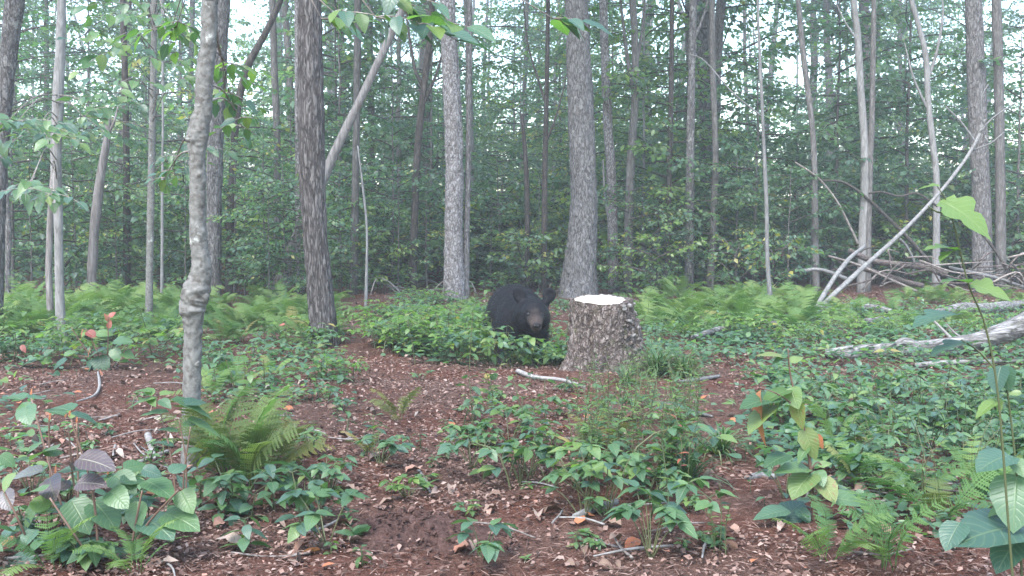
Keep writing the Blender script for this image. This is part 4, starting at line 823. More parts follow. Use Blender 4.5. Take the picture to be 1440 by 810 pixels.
# ------------------------------------------------------------------ low plants
def U(az, el): return np.array([math.cos(el) * math.sin(az), math.cos(el) * math.cos(az), math.sin(el)])
def spec(kind, g, h, leaf):
    """stems [(path, radii)], leaves [(pos, dir, normal, size)]"""
    st, lv = [], []
    if kind == 'opposite':                      # woody seedling with leaf pairs
        lean = g.normal(0, .12, 2); P = np.array([[0, 0, -.03], [lean[0] * h * .4, lean[1] * h * .4, h * .5], [lean[0] * h, lean[1] * h, h]]); st.append((P, [.004, .003, .002])); nn = g.integers(3, 7); az = g.random() * 6.28
        for k in range(nn):
            t = .3 + .7 * k / max(1, nn - 1); p = catmull(P, 21)[int(t * 20)]; az += 1.57 + g.normal(0, .2); s = leaf * (1.1 - .35 * (k / nn)) * g.uniform(.8, 1.15)
            for q in (0, math.pi):
                a = az + q + g.normal(0, .15); d0 = U(a, .3); e = p + d0 * leaf * .22; st.append((np.array([p, e]), [.0016, .0013])); lv.append((e, U(a, g.normal(-.12, .25)), np.array([0, 0, 1.]) + g.normal(0, .25, 3), s))
    elif kind == 'palmate':                     # petioles rising from the ground, leaflets at the tip
        for k in range(g.integers(5, 10)):
            a = k * 2.1 + g.normal(0, .5); e = g.uniform(.7, 1.35); L = h * g.uniform(.7, 1.1); d0 = U(a, e); P = np.array([[0, 0, -.02], d0 * L * .55, d0 * L + [0, 0, -.08 * L]]); st.append((P, [.0025, .002, .0015])); m = 5 if g.random() < .55 else 3
            for j in range(m):
                b = a + (j - (m - 1) / 2) * (1.05 if m == 5 else 1.35) + g.normal(0, .1); lv.append((P[-1], U(b, g.normal(-.15, .2)), np.array([0, 0, 1.]) + g.normal(0, .22, 3), leaf * (1 - .12 * abs(j - (m - 1) / 2)) * g.uniform(.85, 1.1)))
    elif kind == 'cane':                        # arching bramble with trifoliate leaves
        a = g.random() * 6.28; P = np.array([[0, 0, -.02], U(a, 1.2) * h * .6, U(a, .85) * h, U(a, .5) * h * 1.25]); st.append((P, [.004, .0035, .0025, .0015])); C = catmull(P, 21)
        for k in range(8):
            p = C[min(20, 4 + k * 2 + k // 3)]; b = a + (1 if k % 2 else -1) * g.uniform(.7, 1.5); e = p + U(b, .35) * leaf * .6; st.append((np.array([p, e]), [.0016, .0012]))
            for j in (-1, 0, 1): lv.append((e, U(b + j * 1.15, g.normal(-.2, .2)), np.array([0, 0, 1.]) + g.normal(0, .25, 3), leaf * (1. if j == 0 else .8) * g.uniform(.85, 1.1)))
    elif kind == 'upright':                     # herb with many narrow leaves up the stem
        for s_ in range(g.integers(2, 5)):
            b0 = g.normal(0, .02, 2); P = np.array([[b0[0], b0[1], -.02], [b0[0] + g.normal(0, .05) * h, b0[1] + g.normal(0, .05) * h, h * .5], [b0[0] + g.normal(0, .18) * h, b0[1] + g.normal(0, .18) * h, h * g.uniform(.75, 1.1)]]); st.append((P, [.002, .0017, .001])); C = catmull(P, 31); n = int(h / .026)
            for k in range(n): t = .06 + .94 * k / n; lv.append((C[int(t * 30)], U(k * 2.4 + s_, g.uniform(.0, .6)), np.array([0, 0, 1.]) + g.normal(0, .2, 3), leaf * (1.15 - .6 * t) * g.uniform(.8, 1.2)))
    elif kind == 'rosette':
        st.append((np.array([[0, 0, -.02], [0, 0, .008], [0, 0, .016]]), [.005, .005, .003]))
        for k in range(g.integers(4, 8)): lv.append((np.array([0, 0, .012]), U(k * 1.1 + g.normal(0, .2), g.uniform(.1, .75)), np.array([0, 0, 1.]) + g.normal(0, .2, 3), leaf * g.uniform(.7, 1.15)))
    return st, lv
def stem_mb(st):
    mb = MB()
    for P, r in st:
        P = np.array(P); P = catmull(P, 7) if len(P) > 2 else P; mb.add(*tube(P, np.interp(np.linspace(0, 1, len(P)), np.linspace(0, 1, len(r)), r), 5, cap=False), .3)
    return mb
def split_plant(name, label, cat, group, loc, kind, g, h, leaf, tmpl, mats, smat='stem', rz=None):
    root = empty(name, loc, g.random() * 6.28 if rz is None else rz); tag(root, label, cat, group); st, lv = spec(kind, g, h, leaf)
    if st: stem_mb(st).build('stem', [M[smat]], root)
    for (p, d, nr, s) in lv: leaf_obj(root, tmpl, mats[g.integers(0, len(mats))], p, d, nr, s)
    return root
def joined_mesh(name, kind, seed, h, leaf, tmpl, mat, smat='stem', n=1, spread=0.):
    g = np.random.default_rng(seed); mb = MB()
    for k in range(n):
        off = np.array([*g.normal(0, spread, 2), 0]) if n > 1 else np.zeros(3); st, lv = spec(kind, g, h * g.uniform(.7, 1.2), leaf)
        for P, r in st: P = np.array(P) + off; mb.add(*tube(P, np.interp(np.linspace(0, 1, len(P)), np.linspace(0, 1, len(r)), r), 4, cap=False), .3, mat=1)
        place(mb, tmpl, [p + off for p, *_ in lv], [x[1] for x in lv], [x[2] for x in lv], [x[3] for x in lv], np.clip(g.normal(.5, .22, len(lv)), 0, .97))
    me = mb.mesh(name, [M[mat], M[smat]]); MK[me.name] = kind; return me
MK = {}

# ------------------------------------------------------------------ ferns
def frond_tmpl(seed, npairs=20, wid=.2):
    g = np.random.default_rng(seed); t = np.linspace(0, 1, 30); el = 1.15 - 1.35 * t ** 1.2; y = np.cumsum(np.cos(el)) / 30; z = np.cumsum(np.sin(el)) / 30; C = np.stack([.03 * np.sin(t * 3 + seed), y, z], -1); C -= C[0]
    V, Fc, n = [], [], 0
    def add(v, f):
        nonlocal n; V.append(np.array(v, float)); Fc.append(np.array(f) + n); n += len(v)
    v, f = tube(C[::4], np.linspace(.008, .002, len(C[::4])), 3, cap=False)
    q = f[0]; add(v, np.vstack([q[:, [0, 1, 2]], q[:, [0, 2, 3]]]))
    for k in range(npairs):
        s = .2 + .79 * k / npairs; i = int(s * 29); p = C[i]; T = nrmz(C[min(i + 1, 29)] - C[max(i - 1, 0)]); N = np.cross(T, [1, 0, 0]); N = -N if N[2] < 0 else N
        L = wid * (math.sin(math.pi * (.18 + .82 * (1 - s))) ** .8) * (1 - .35 * s) * g.uniform(.9, 1.1)
        for sd in (-1, 1):
            dr = nrmz(np.array([sd, 0, 0]) + T * .38 - N * .12 + g.normal(0, .05, 3)); m = 6
            for j in range(m):                                    # pinnules: small lobes each side
                a = p + dr * L * (j + .1) / m; w = L * .20 * (1 - .75 * j / m); b = p + dr * L * (j + 1.25) / m - N * .01 * j / m
                for sg in (-1, 1): add([a, b, a + (b - a) * .55 + T * sg * w + dr * w * .3], [[0, 1, 2]] if sg * sd > 0 else [[0, 2, 1]])
    return np.vstack(V), [np.vstack(Fc)], np.zeros((n, 2))
for i in range(3): TM['frond%d' % i] = frond_tmpl(i + 1, 20 if i < 2 else 16, (.19, .22, .17)[i])
def fern_obj(name, label, group, loc, g, L, mats, nf=None, lowdown=0.):
    root = empty(name, loc, g.random() * 6.28); tag(root, label, 'fern', group); nf = nf or g.integers(6, 9)
    for k in range(nf):
        a = k * 6.283 / nf + g.normal(0, .3); ln = g.normal(.0, .22) - lowdown
        d = np.array([math.sin(a) * math.cos(ln), math.cos(a) * math.cos(ln), math.sin(ln)]); nr = np.array([0, 0, 1.]) + np.array([math.cos(a), -math.sin(a), 0]) * g.normal(0, .3)
        leaf_obj(root, 'frond%d' % g.integers(0, 3), mats[g.integers(0, len(mats))], np.array([math.sin(a), math.cos(a), 0]) * .02, d, nr, L * g.uniform(.75, 1.15), 'frond')
    return root
def fern_mesh(seed, L, nf=9):
    g = np.random.default_rng(seed); mb = MB()
    for k in range(nf):
        a = k * 6.283 / nf + g.normal(0, .3); ln = g.normal(0, .2); place(mb, 'frond%d' % (k % 3), [np.zeros(3)], [[math.sin(a) * math.cos(ln), math.cos(a) * math.cos(ln), math.sin(ln)]], [np.array([0, 0, 1.]) + np.array([math.cos(a), -math.sin(a), 0]) * g.normal(0, .3)], L * g.uniform(.75, 1.15), g.uniform(.2, .9))
    return mb.mesh('fern_fronds', [M['fernmix']])
FERN = [fern_mesh(200 + i, .5) for i in range(4)]

def scatter(n, poly, seed, fn):
    g = np.random.default_rng(seed); x0, x1, y0, y1 = poly; k = 0
    while k < n:
        u, y = g.uniform(x0, x1), g.uniform(y0, y1); p = ground(u, y)
        fn(k, p, g, u, y); k += 1
def clear_of(u, y):    # keep the hero things' fronts open
    return not ((680 < u < 800 and 455 < y < 600 and y > 505) or (790 < u < 905 and 520 < y < 570))
def sizeword(q): return 'small ' if q < .85 else 'large ' if q > 1. else 'middle sized '
def fern_bed(n, poly, seed, label, group, L=.5, split_d=10.2):
    def fn(k, p, g, u, y):
        q = g.uniform(.7, 1.13); lab = sizeword(q) + label + ' near ' + near_what(p[0], p[1])
        if p[1] < split_d: fern_obj('fern', lab, group, p, g, L * q, ['fern'])
        else:
            o = inst('fern', FERN[g.integers(0, 4)], None, p, (0, 0, g.random() * 6.28), L / .5 * q); tag(o, lab, 'fern', group)
    scatter(n, poly, seed, fn)
fern_bed(150, (-170, 270, 430, 482), 301, 'feathery fern in the fern bed', 'ferns in the bed around the beech pole')
fern_bed(50, (280, 470, 428, 486), 302, 'fern in the bed beside the litter', 'ferns around the furrowed trunk', .45)
fern_bed(40, (900, 1150, 424, 478), 303, 'bright fern in the patch behind the stump', 'ferns behind the stump and grass', .55)
fern_bed(52, (1000, 1600, 412, 470), 304, 'fern among the dead logs', 'ferns among the dead logs', .42)
fern_bed(8, (570, 690, 432, 470), 305, 'low fern beside the bare path', 'ferns beside the bare path', .36)
g = np.random.default_rng(310)
for (u, y, L, mats, lab) in [(350, 692, .47, ['fernold', 'fern'], 'big yellowing fern clump in front of the knobbly beech'), (320, 676, .44, ['fernold', 'fernold', 'fern'], 'upright yellow green fern tucked behind the big yellowing fern'),
        (385, 672, .37, ['fernold'], 'rusty yellow fern with one long frond reaching over the litter'), (1210, 690, .27, ['fern'], 'dark green fern beside the rusty leaf sapling'), (1178, 640, .30, ['fern'], 'lacy green fern behind the rusty leaf sapling'),
        (1320, 740, .33, ['fern', 'fernold'], 'tall green fern under the lobed leaf plant'), (1290, 700, .27, ['fern'], 'green fern rising from the low plants by the bare hollow'), (1165, 790, .25, ['fern'], 'fern with a yellow midrib sprawling at the foot of the rusty leaf sapling'),
        (1375, 700, .26, ['fern'], 'bright fern behind the drooping grey green leaves'), (560, 590, .24, ['fernold'], 'small wispy yellowing fern on the open litter'), (520, 640, .18, ['fernold'], 'tiny brownish fern on the open litter'),
        (300, 560, .28, ['fern'], 'soft fern just right of the beech trunk'), (335, 545, .28, ['fern'], 'green fern between the beech and the furrowed trunk'), (380, 530, .26, ['fern'], 'low fern in the litter left of the furrowed trunk'), (850, 640, .26, ['fern', 'fernold'], 'lacy fern among the upright feathery herbs'),
        (75, 800, .22, ['fern'], 'fresh fern under the viburnum leaves'), (190, 805, .22, ['fern'], 'fresh fern beside the viburnum stems'), (1250, 800, .3, ['fern'], 'fern spreading at the lower edge below the grey stick chunk')]:
    fern_obj('fern', lab, None, ground(u, y), g, L, mats, 11 if L > .38 else 7, -.32 if L > .38 else -.15)

# ------------------------------------------------------------------ sedge tuft right of the stump
def tuft(loc, seed, n, L, label):
    g = np.random.default_rng(seed); root = empty('sedge_tuft', loc); tag(root, label, 'grass'); mb = MB()
    for k in range(n):
        a = g.random() * 6.28; e = g.uniform(.5, 1.4); l = L * g.uniform(.6, 1.15); p0 = np.array([*g.normal(0, .06 * L, 2), 0]); t = np.linspace(0, 1, 6); el = e - 1.7 * t ** 1.3
        P = p0 + np.vstack([[0, 0, 0], np.cumsum(np.stack([np.cos(el) * math.sin(a), np.cos(el) * math.cos(a), np.sin(el)], -1)[:-1] * l / 5, 0)]); sd = np.array([math.cos(a), -math.sin(a), 0]); w = .0045 * np.array([.8, 1, 1, .8, .5, .05])
        V = np.stack([P - sd * w[:, None], P + sd * w[:, None]], 1).reshape(-1, 3); i = np.arange(5) * 2; mb.add(V, np.stack([i, i + 1, i + 3, i + 2], -1), g.beta(2, 2.5))
    o = mb.build('blades', [M['grass']], root); o['kind'] = 'stuff'
for q, (u, y, n, L, lab) in enumerate([(925, 528, 260, .34, 'dark green arching sedge tuft at the right foot of the stump'), (962, 530, 180, .30, 'smaller sedge tuft right of the dark arching tuft'), (1252, 478, 90, .25, 'thin grass tuft growing against the split log'), (420, 405, 120, .35, 'pale grass clump beside the furrowed trunk'), (880, 540, 70, .22, 'short grass sprigs in front of the stump'), (1010, 640, 80, .25, 'dry orange tinged grass on the open litter'), (965, 680, 70, .28, 'wispy reddish grass beside the feathery herbs')]):
    tuft(ground(u, y), 400 + q, n, L, lab)

# ------------------------------------------------------------------ scattered broadleaf plants
LOWV = [joined_mesh('low_plant', k, 500 + i, h, lf, 'mid', m) for i, (k, h, lf, m) in enumerate([('opposite', .28, .085, 'leaf'), ('palmate', .22, .08, 'leaf'), ('cane', .35, .08, 'leaf'), ('opposite', .4, .08, 'leaflime'), ('upright', .4, .09, 'leaf'), ('palmate', .25, .075, 'leaflime'), ('rosette', .1, .1, 'leaf')])]
CLUMP = [joined_mesh('leaf_clump', k, 520 + i, h, lf, 'mid', m, n=5, spread=.12) for i, (k, h, lf, m) in enumerate([('opposite', .22, .075, 'leaf'), ('palmate', .2, .07, 'leaf'), ('cane', .3, .07, 'leaflime'), ('opposite', .26, .07, 'leaf')])]
KINDS = ['opposite', 'palmate', 'cane', 'opposite', 'rosette']
def bed(n, poly, seed, name, label0, group, split_d=0, mesh=LOWV, s=(.7, 1.2), mats=('leafobj',), h=.24, leaf=.075, kinds=KINDS, skip=None, tmpl='ovate'):
    def fn(k, p, g, u, y):
        if skip and skip(u, y): return
        lim = np.clip((y - 505) / 75, .3, 1) if u > 1030 and y > 505 else 1.; mv = g.integers(0, len(mesh)); kv = kinds[g.integers(0, len(kinds))]; q = g.uniform(.6, 1.2) if p[1] < split_d else g.uniform(*s)
        label = (sizeword(q / (.85 if p[1] < split_d else sum(s) / 2) * .92) + {'opposite': 'paired leaf ', 'palmate': 'fan leaved ', 'cane': 'arching ', 'rosette': 'flat ', 'upright': 'upright '}[kv if p[1] < split_d else MK.get(mesh[mv].name, 'opposite')] + label0)
        if p[1] < split_d: split_plant(name, label, 'plant', group, p, kv, g, lim * h * q, leaf * g.uniform(.75, 1.2), tmpl, mats)
        else: tag(inst(name, mesh[mv], None, p, (0, 0, g.random() * 6.28), lim * q), label, 'plant', group)
    scatter(n, poly, seed, fn)
bed(105, (1050, 1640, 530, 610), 601, 'ground_plant', 'leafy low green plant in the thick carpet before the split log', 'leafy carpet before the split log', 6.9, CLUMP, (.7, 1.1), ('leafobj', 'leafdarkobj', 'leafobj'))
bed(80, (1160, 1700, 590, 700), 603, 'ground_plant', 'leafy plant at the ragged front of the green carpet', 'ragged front of the green carpet', 9, LOWV, mats=('leafobj', 'leafdarkobj', 'leafobj'), h=.2, leaf=.07)
bed(80, (920, 1600, 440, 490), 604, 'bramble', 'light green bramble between logs and ferns right of the stump', 'brambles between logs and ferns', 0, CLUMP, (.6, 1.0))
def ground_cover(regions, label, seed):
    g = np.random.default_rng(seed); mb = MB(); PP = []
    for (n, x0, x1, y0, y1, hmax, ls) in regions:
        for k in range(n):
            u, y = g.uniform(x0, x1), g.uniform(y0, y1); p = ground(u, y); m = g.integers(5, 12); q = p + np.column_stack([g.normal(0, .09, m), g.normal(0, .09, m), np.zeros(m)]); q[:, 2] = gz(q[:, 0], q[:, 1]) + g.uniform(.01, hmax, m)
            a = g.random(m) * 6.28; e = g.normal(.05, .3, m); D = np.stack([np.cos(e) * np.sin(a), np.cos(e) * np.cos(a), np.sin(e)], -1)
            place(mb, 'mid', q, D, np.array([0, 0, 1.]) + g.normal(0, .3, (m, 3)), ls * g.uniform(.6, 1.25, m), np.clip(g.normal(.5, .22) + g.normal(0, .12, m), 0, .95))
            for r_ in range(2): mb.add(*tube(np.array([[q[r_, 0], q[r_, 1], p[2] - .02], q[r_]]), [.0015, .001], 3, cap=False), .3)
    tag(mb.build('ground_cover', [M['leaf']]), label, 'ground cover', kind='stuff')
ground_cover([(520, 1050, 1650, 520, 650, .09, .06), (700, 900, 1600, 440, 515, .13, .065), (160, 560, 800, 440, 505, .10, .06), (160, -200, 480, 470, 520, .10, .06), (60, -300, 100, 520, 700, .08, .06), (90, 560, 800, 416, 440, .08, .07), (160, 1150, 1700, 640, 760, .06, .045), (90, 280, 480, 500, 570, .08, .05), (340, -120, 1120, 376, 416, .35, .13), (80, 1120, 1560, 376, 392, .3, .13)], 'low carpet of small green leaves between the ferns and logs', 651)
bed(60, (540, 700, 448, 500), 605, 'ground_plant', 'light green plant crowding the ground in front of the bear', 'plants crowding in front of the bear', 0, CLUMP + LOWV[3:4], (.7, 1.25))
bed(30, (560, 800, 418, 448), 607, 'ground_plant', 'small green plant on the open ground around the flaky trunk', 'small plants around the flaky trunk', 0, CLUMP, (.5, .9), skip=lambda u, y: 690 < u < 790)
bed(26, (280, 480, 480, 560), 608, 'ground_plant', 'green seedling between the beech and the furrowed trunk', 'seedlings between beech and furrowed trunk', 0, LOWV + CLUMP, (.55, .95))
bed(56, (-200, 260, 470, 515), 609, 'ground_plant', 'green plant at the front edge of the fern bed', 'plants at the front edge of the fern bed', 0, LOWV + CLUMP, (.7, 1.2))
bed(26, (480, 980, 520, 640), 610, 'seedling', 'single small seedling on the open leaf litter', 'single seedlings on the open litter', 9, LOWV, h=.10, leaf=.045, mats=('leafobj', 'leafobj', 'leafdarkobj'))
bed(22, (420, 1000, 640, 800), 611, 'seedling', 'tiny green seedling on the reddish bare soil', 'tiny seedlings on the bare soil', 9, LOWV, h=.05, leaf=.035, mats=('leafobj', 'leafobj', 'leaflimeobj'))
bed(9, (430, 480, 470, 505), 612, 'ground_plant', 'green plant at the side of the bare red path', 'plants at the side of the bare red path', 0, LOWV + CLUMP, (.4, .8))
bed(36, (100, 480, 560, 700), 613, 'seedling', 'small green seedling on the litter around the beech foot', 'seedlings around the beech foot', 9, LOWV, h=.09, leaf=.04)

bed(13, (640, 780, 590, 690), 614, 'bramble', 'leafy green bramble in the middle of the open litter', 'brambles in the middle of the litter', 9, mats=('leafobj', 'leafobj', 'leafdarkobj', 'leaflimeobj'), h=.19, leaf=.058, kinds=['palmate', 'cane', 'opposite'])
bed(16, (800, 950, 590, 730), 615, 'bramble', 'leafy bramble mixed with the tall feathery herbs', 'brambles among the feathery herbs', 9, mats=('leafobj', 'leafobj', 'leafdarkobj'), h=.22, leaf=.055, kinds=['palmate', 'cane', 'opposite'])
bed(30, (810, 985, 560, 690), 616, 'feathery_herb', 'fine leaved feathery herb standing in front of the stump', 'feathery herbs in front of the stump', 9, mats=('leafobj', 'leaflimeobj'), h=.42, leaf=.065, kinds=['upright'], tmpl='narrow')
bed(12, (1150, 1440, 600, 720), 622, 'feathery_herb', 'fine leaved herb among the low plants near the lobed leaf plant', 'fine leaved herbs near the lobed leaf plant', 9, mats=('leafobj', 'leaflimeobj'), h=.3, leaf=.05, kinds=['upright'], tmpl='narrow')
bed(30, (676, 800, 500, 514), 617, 'bramble', 'knee high leafy plant hiding the paws of the bear', 'leafy plants hiding the paws of the bear', 0, LOWV[:4] + LOWV[5:6], (.95, 1.35))
bed(24, (560, 712, 488, 516), 618, 'bramble', 'knee high leafy plant beside the bare red path', 'knee high plants beside the path', 0, LOWV[2:6], (.9, 1.3))
bed(14, (280, 470, 690, 780), 619, 'bramble', 'low leafy bramble around the yellowing fern', 'brambles around the yellowing fern', 9, mats=('leafobj', 'leafdarkobj'), h=.15, leaf=.07, kinds=['palmate', 'opposite'])
bed(28, (-250, 240, 640, 800), 620, 'bramble', 'small leafy plant beneath the viburnum shrub', 'small plants beneath the viburnum', 9, mats=('leafobj', 'leafdarkobj'), h=.14, leaf=.065, kinds=['palmate', 'opposite'])
g = np.random.default_rng(640)
for k in range(34):
    u = g.uniform(640, 806); Yk = g.uniform(7.55, 8.0); x = (u - 720) / F * Yk; low = u > 722
    kv = ('opposite', 'palmate', 'opposite', 'cane')[k % 4]; h = (g.uniform(.12, .18) if low else g.uniform(.25, .34)) * (1.25 if u > 785 else 1)
    split_plant('seedling', sizeword(h / .29) + {'opposite': 'paired leaf', 'palmate': 'fan leaved', 'cane': 'arching'}[kv] + ' seedling screening the legs of the bear', 'plant', 'seedlings screening the legs of the bear', (x, Yk, float(gz(x, Yk))), kv, g, h, .085 * g.uniform(.8, 1.2), 'ovate', ('leafobj', 'leaflimeobj', 'leafobj', 'leafdarkobj', 'yellow')[:5 if k % 3 == 0 else 4])
# hand placed plants
g = np.random.default_rng(700)
for (u, y, kind, h, leaf, tm, mats, lab) in [
    (665, 596, 'opposite', .26, .075, 'ovate', ('leafobj', 'leafobj', 'leaflimeobj'), 'bushy green plant with yellow green tips below the white stick'),
    (690, 560, 'upright', .22, .09, 'ovate', ('leafobj', 'yellow', 'leaflimeobj'), 'yellow tinged leafy plant in the litter left of the white stick'),
    (660, 632, 'palmate', .14, .07, 'ovate', ('leafobj',), 'dark green five leaved sprig beside the mossy patch'),
    (768, 622, 'opposite', .30, .06, 'ovate', ('leafdarkobj', 'leafobj'), 'open branched plant with small leaves in the middle of the litter'),
    (735, 590, 'opposite', .24, .07, 'ovate', ('leafdarkobj', 'leafobj'), 'dull green plant between the bushy plant and the stump'),
    (720, 690, 'cane', .24, .085, 'ovate', ('leafobj', 'leafdarkobj'), 'low bramble with drooping green leaflets over bare soil'),
    (745, 672, 'palmate', .20, .08, 'ovate', ('leafobj', 'leafdarkobj'), 'leafy sprig just behind the drooping bramble'),
    (775, 688, 'palmate', .22, .085, 'ovate', ('yellow', 'leafobj', 'leaflimeobj'), 'plant with mottled yellow leaflets above the red soil'),
    (840, 716, 'palmate', .26, .09, 'ovate', ('leafobj', 'leaflimeobj'), 'big leaved bright green plant over the stubby grey stick'),
    (870, 700, 'cane', .34, .09, 'ovate', ('leafobj', 'leafdarkobj'), 'tall bramble behind the big leaved bright plant'),
    (815, 690, 'palmate', .24, .085, 'ovate', ('leafobj',), 'bright leaflets between the mottled plant and the big leaved plant'),
    (915, 782, 'palmate', .22, .085, 'ovate', ('leafobj', 'leafdarkobj'), 'dark green leafy sprig near the stick tips'),
    (908, 752, 'cane', .28, .075, 'ovate', ('leafdarkobj', 'leafobj'), 'bluish green bramble above the dark leafy sprig'),
    (680, 788, 'palmate', .14, .075, 'ovate', ('leafobj', 'leafdarkobj'), 'flat five leaved sprig right of the earth mound'),
    (600, 688, 'rosette', .1, .06, 'ovate', ('leafobj',), 'small rosette of green leaves on bare earth'),
    (572, 700, 'palmate', .1, .05, 'ovate', ('leaflimeobj',), 'tiny light green sprig left of the rosette'),
    (535, 655, 'palmate', .17, .07, 'ovate', ('leafobj', 'leafdarkobj'), 'maple like seedling beside the short dark stick'),
    (525, 625, 'opposite', .14, .065, 'ovate', ('leafobj', 'leafdarkobj'), 'pale seedling standing behind the maple like seedling'),
    (460, 765, 'palmate', .2, .085, 'ovate', ('leafobj', 'leafdarkobj'), 'spreading leafy plant left of the earth mound'),
    (500, 760, 'rosette', .1, .08, 'ovate', ('leafobj', 'leafdarkobj'), 'low rosette touching the spreading leafy plant'),
    (425, 748, 'opposite', .2, .075, 'ovate', ('leafobj', 'leafobj', 'leafdarkobj'), 'leafy seedling right of the yellowing fern'),
    (330, 725, 'palmate', .22, .09, 'ovate', ('leafobj', 'leafdarkobj'), 'green leafy plant under the yellowing fern'),
    (870, 640, 'upright', .42, .06, 'narrow', ('leafobj', 'leafobj', 'leaflimeobj'), 'tall feathery herb with narrow leaves in front of the stump'),
    (900, 655, 'upright', .46, .06, 'narrow', ('leafobj', 'leaflimeobj'), 'tallest feathery herb with narrow pale leaves'),
    (930, 660, 'upright', .40, .055, 'narrow', ('leafobj', 'yellow'), 'yellowing feathery herb beside the tallest herb'),
    (955, 700, 'upright', .40, .055, 'narrow', ('leafobj', 'leafobj', 'red'), 'feathery herb with reddish tips near the dry grass'),
    (845, 600, 'upright', .34, .055, 'narrow', ('leafobj', 'leafdarkobj'), 'dark feathery herb left of the tall herbs'),
    (820, 625, 'opposite', .3, .065, 'ovate', ('leafobj', 'leafdarkobj'), 'leafy sprig at the left side of the feathery herbs'),
    (1105, 700, 'palmate', .16, .06, 'ovate', ('leafobj', 'leafdarkobj'), 'small leafy sprig at the foot of the rusty leaf sapling'),
    (1010, 775, 'upright', .2, .04, 'ovate', ('leafobj',), 'thin weedy sprig on the reddish litter near dry grass'),
    (660, 520, 'opposite', .42, .085, 'ovate', ('leafdarkobj', 'leafobj'), 'tall dark stemmed seedling with broad leaves in front of the bear'),
    (690, 508, 'opposite', .38, .085, 'ovate', ('leafdarkobj', 'leafobj'), 'bushy broad leaved seedling left of the bear'),
    (600, 500, 'upright', .40, .10, 'ovate', ('yellow', 'leaflimeobj', 'leafobj'), 'yellow leaved plant beside the bare red path'),
    (572, 498, 'opposite', .34, .09, 'ovate', ('yellow', 'leaflimeobj'), 'plant with golden yellow top leaves at the path edge'),
    (640, 505, 'opposite', .38, .08, 'ovate', ('leafobj', 'yellow'), 'green plant with a few yellow leaves between path and bear'),
    (770, 505, 'opposite', .24, .08, 'ovate', ('leaflimeobj', 'leafobj'), 'light green plant under the chin of the bear'),
    (742, 508, 'opposite', .26, .085, 'ovate', ('leaflimeobj', 'leafobj', 'yellow'), 'pale green plant at the feet of the bear'),
    (788, 515, 'palmate', .22, .10, 'ovate', ('leafobj', 'leafdarkobj'), 'broad leaved plant pressed against the left side of the stump'),
    (712, 502, 'opposite', .34, .085, 'ovate', ('leafobj', 'leafdarkobj'), 'leafy plant screening the front leg of the bear'),
    (880, 430, 'opposite', .6, .10, 'ovate', ('leafobj', 'leaflimeobj'), 'light green seedling standing behind the right rim of the stump'),
    (900, 436, 'opposite', .45, .09, 'ovate', ('leafobj',), 'leafy seedling beyond the stump next to the ferns'),
    (1440, 640, 'opposite', .3, .09, 'ovate', ('leafobj', 'leafdarkobj'), 'leafy sprig behind the grey green drooping leaves'),
    (40, 640, 'rosette', .1, .08, 'ovate', ('leafobj',), 'low green rosette beneath the viburnum stems'),
    (1240, 560, 'opposite', .3, .085, 'ovate', ('leafobj', 'leafdarkobj', 'yellow'), 'plant with one yellow leaf in the green carpet'),
    (300, 520, 'cane', .4, .08, 'ovate', ('leafobj', 'yellow', 'leaflimeobj'), 'bramble with yellowing leaves right of the beech trunk'),
    (455, 520, 'opposite', .34, .08, 'ovate', ('leaflimeobj', 'yellow', 'leafobj'), 'yellow green seedling at the foot of the furrowed trunk'),
    (400, 500, 'opposite', .25, .07, 'ovate', ('leafobj', 'red'), 'green seedling with red leaves left of the furrowed trunk'),
    (430, 505, 'opposite', .22, .07, 'ovate', ('red', 'leafobj'), 'red leaved seedling touching the furrowed trunk')]:
    split_plant('seedling', lab, 'plant', None, ground(u, y), kind, g, h, leaf, tm, mats)

# ------------------------------------------------------------------ hero foreground shrubs: leaves aimed through their base and tip pixels
def hero_leaf(root, b, tpx, Y, tm, mat, dY=.0, roll=0., up=(0, -.35, 1)):
    A = at(b[0], b[1], Y); B = at(tpx[0], tpx[1], Y + dY); d = B - A; s = np.linalg.norm(d); nr = np.array(up, float); side = np.cross(d / s, nr); nr = nr * math.cos(roll) + nrmz(side) * math.sin(roll)
    leaf_obj(root, tm, mat, A - np.array(root.location), d, nr, s)
def hero_stem(root, pts, w, mat='rstem', name='stem'):
    P = np.array([at(x, y, Y) for x, y, Y in pts]) - np.array(root.location); C = catmull(P, 6 * len(P)); mb = MB(); r = np.interp(np.linspace(0, 1, len(C)), np.linspace(0, 1, len(w)), w); mb.add(*tube(C, r, 7), .4); return mb.build(name, [M[mat]], root)
# viburnum at the lower left
vb = empty('viburnum_shrub', ground(150, 790)); tag(vb, 'viburnum shrub with broad green and purple heart shaped leaves', 'shrub'); Yv = vb.location[1]
for pts in [[(140, 800, Yv), (130, 690, Yv), (100, 590, Yv)], [(150, 800, Yv), (108, 700, Yv + .1), (96, 600, Yv + .1)], [(120, 805, Yv + .1), (80, 690, Yv + .2), (44, 560, Yv + .25)], [(170, 800, Yv), (205, 740, Yv), (250, 690, Yv - .05)], [(140, 805, Yv), (110, 760, Yv - .05), (70, 700, Yv - .05)], [(60, 810, Yv + .1), (30, 740, Yv), (5, 690, Yv)], [(105, 810, Yv + .2), (110, 690, Yv + .3), (108, 595, Yv + .3)], [(75, 800, Yv + .2), (70, 640, Yv + .25), (69, 585, Yv + .25)], [(180, 800, Yv), (190, 740, Yv), (200, 690, Yv)]]:
    hero_stem(vb, pts, [.0045, .0035, .0028])
for (x, y) in [(44, 552), (70, 586), (92, 582), (98, 580), (108, 590), (78, 660), (152, 662)]: leaf_obj(vb, 'narrow', 'dead', at(x, y + 6, Yv + .15) - np.array(vb.location), [0, 0, 1], [0, -1, .1], .028, 'bud')
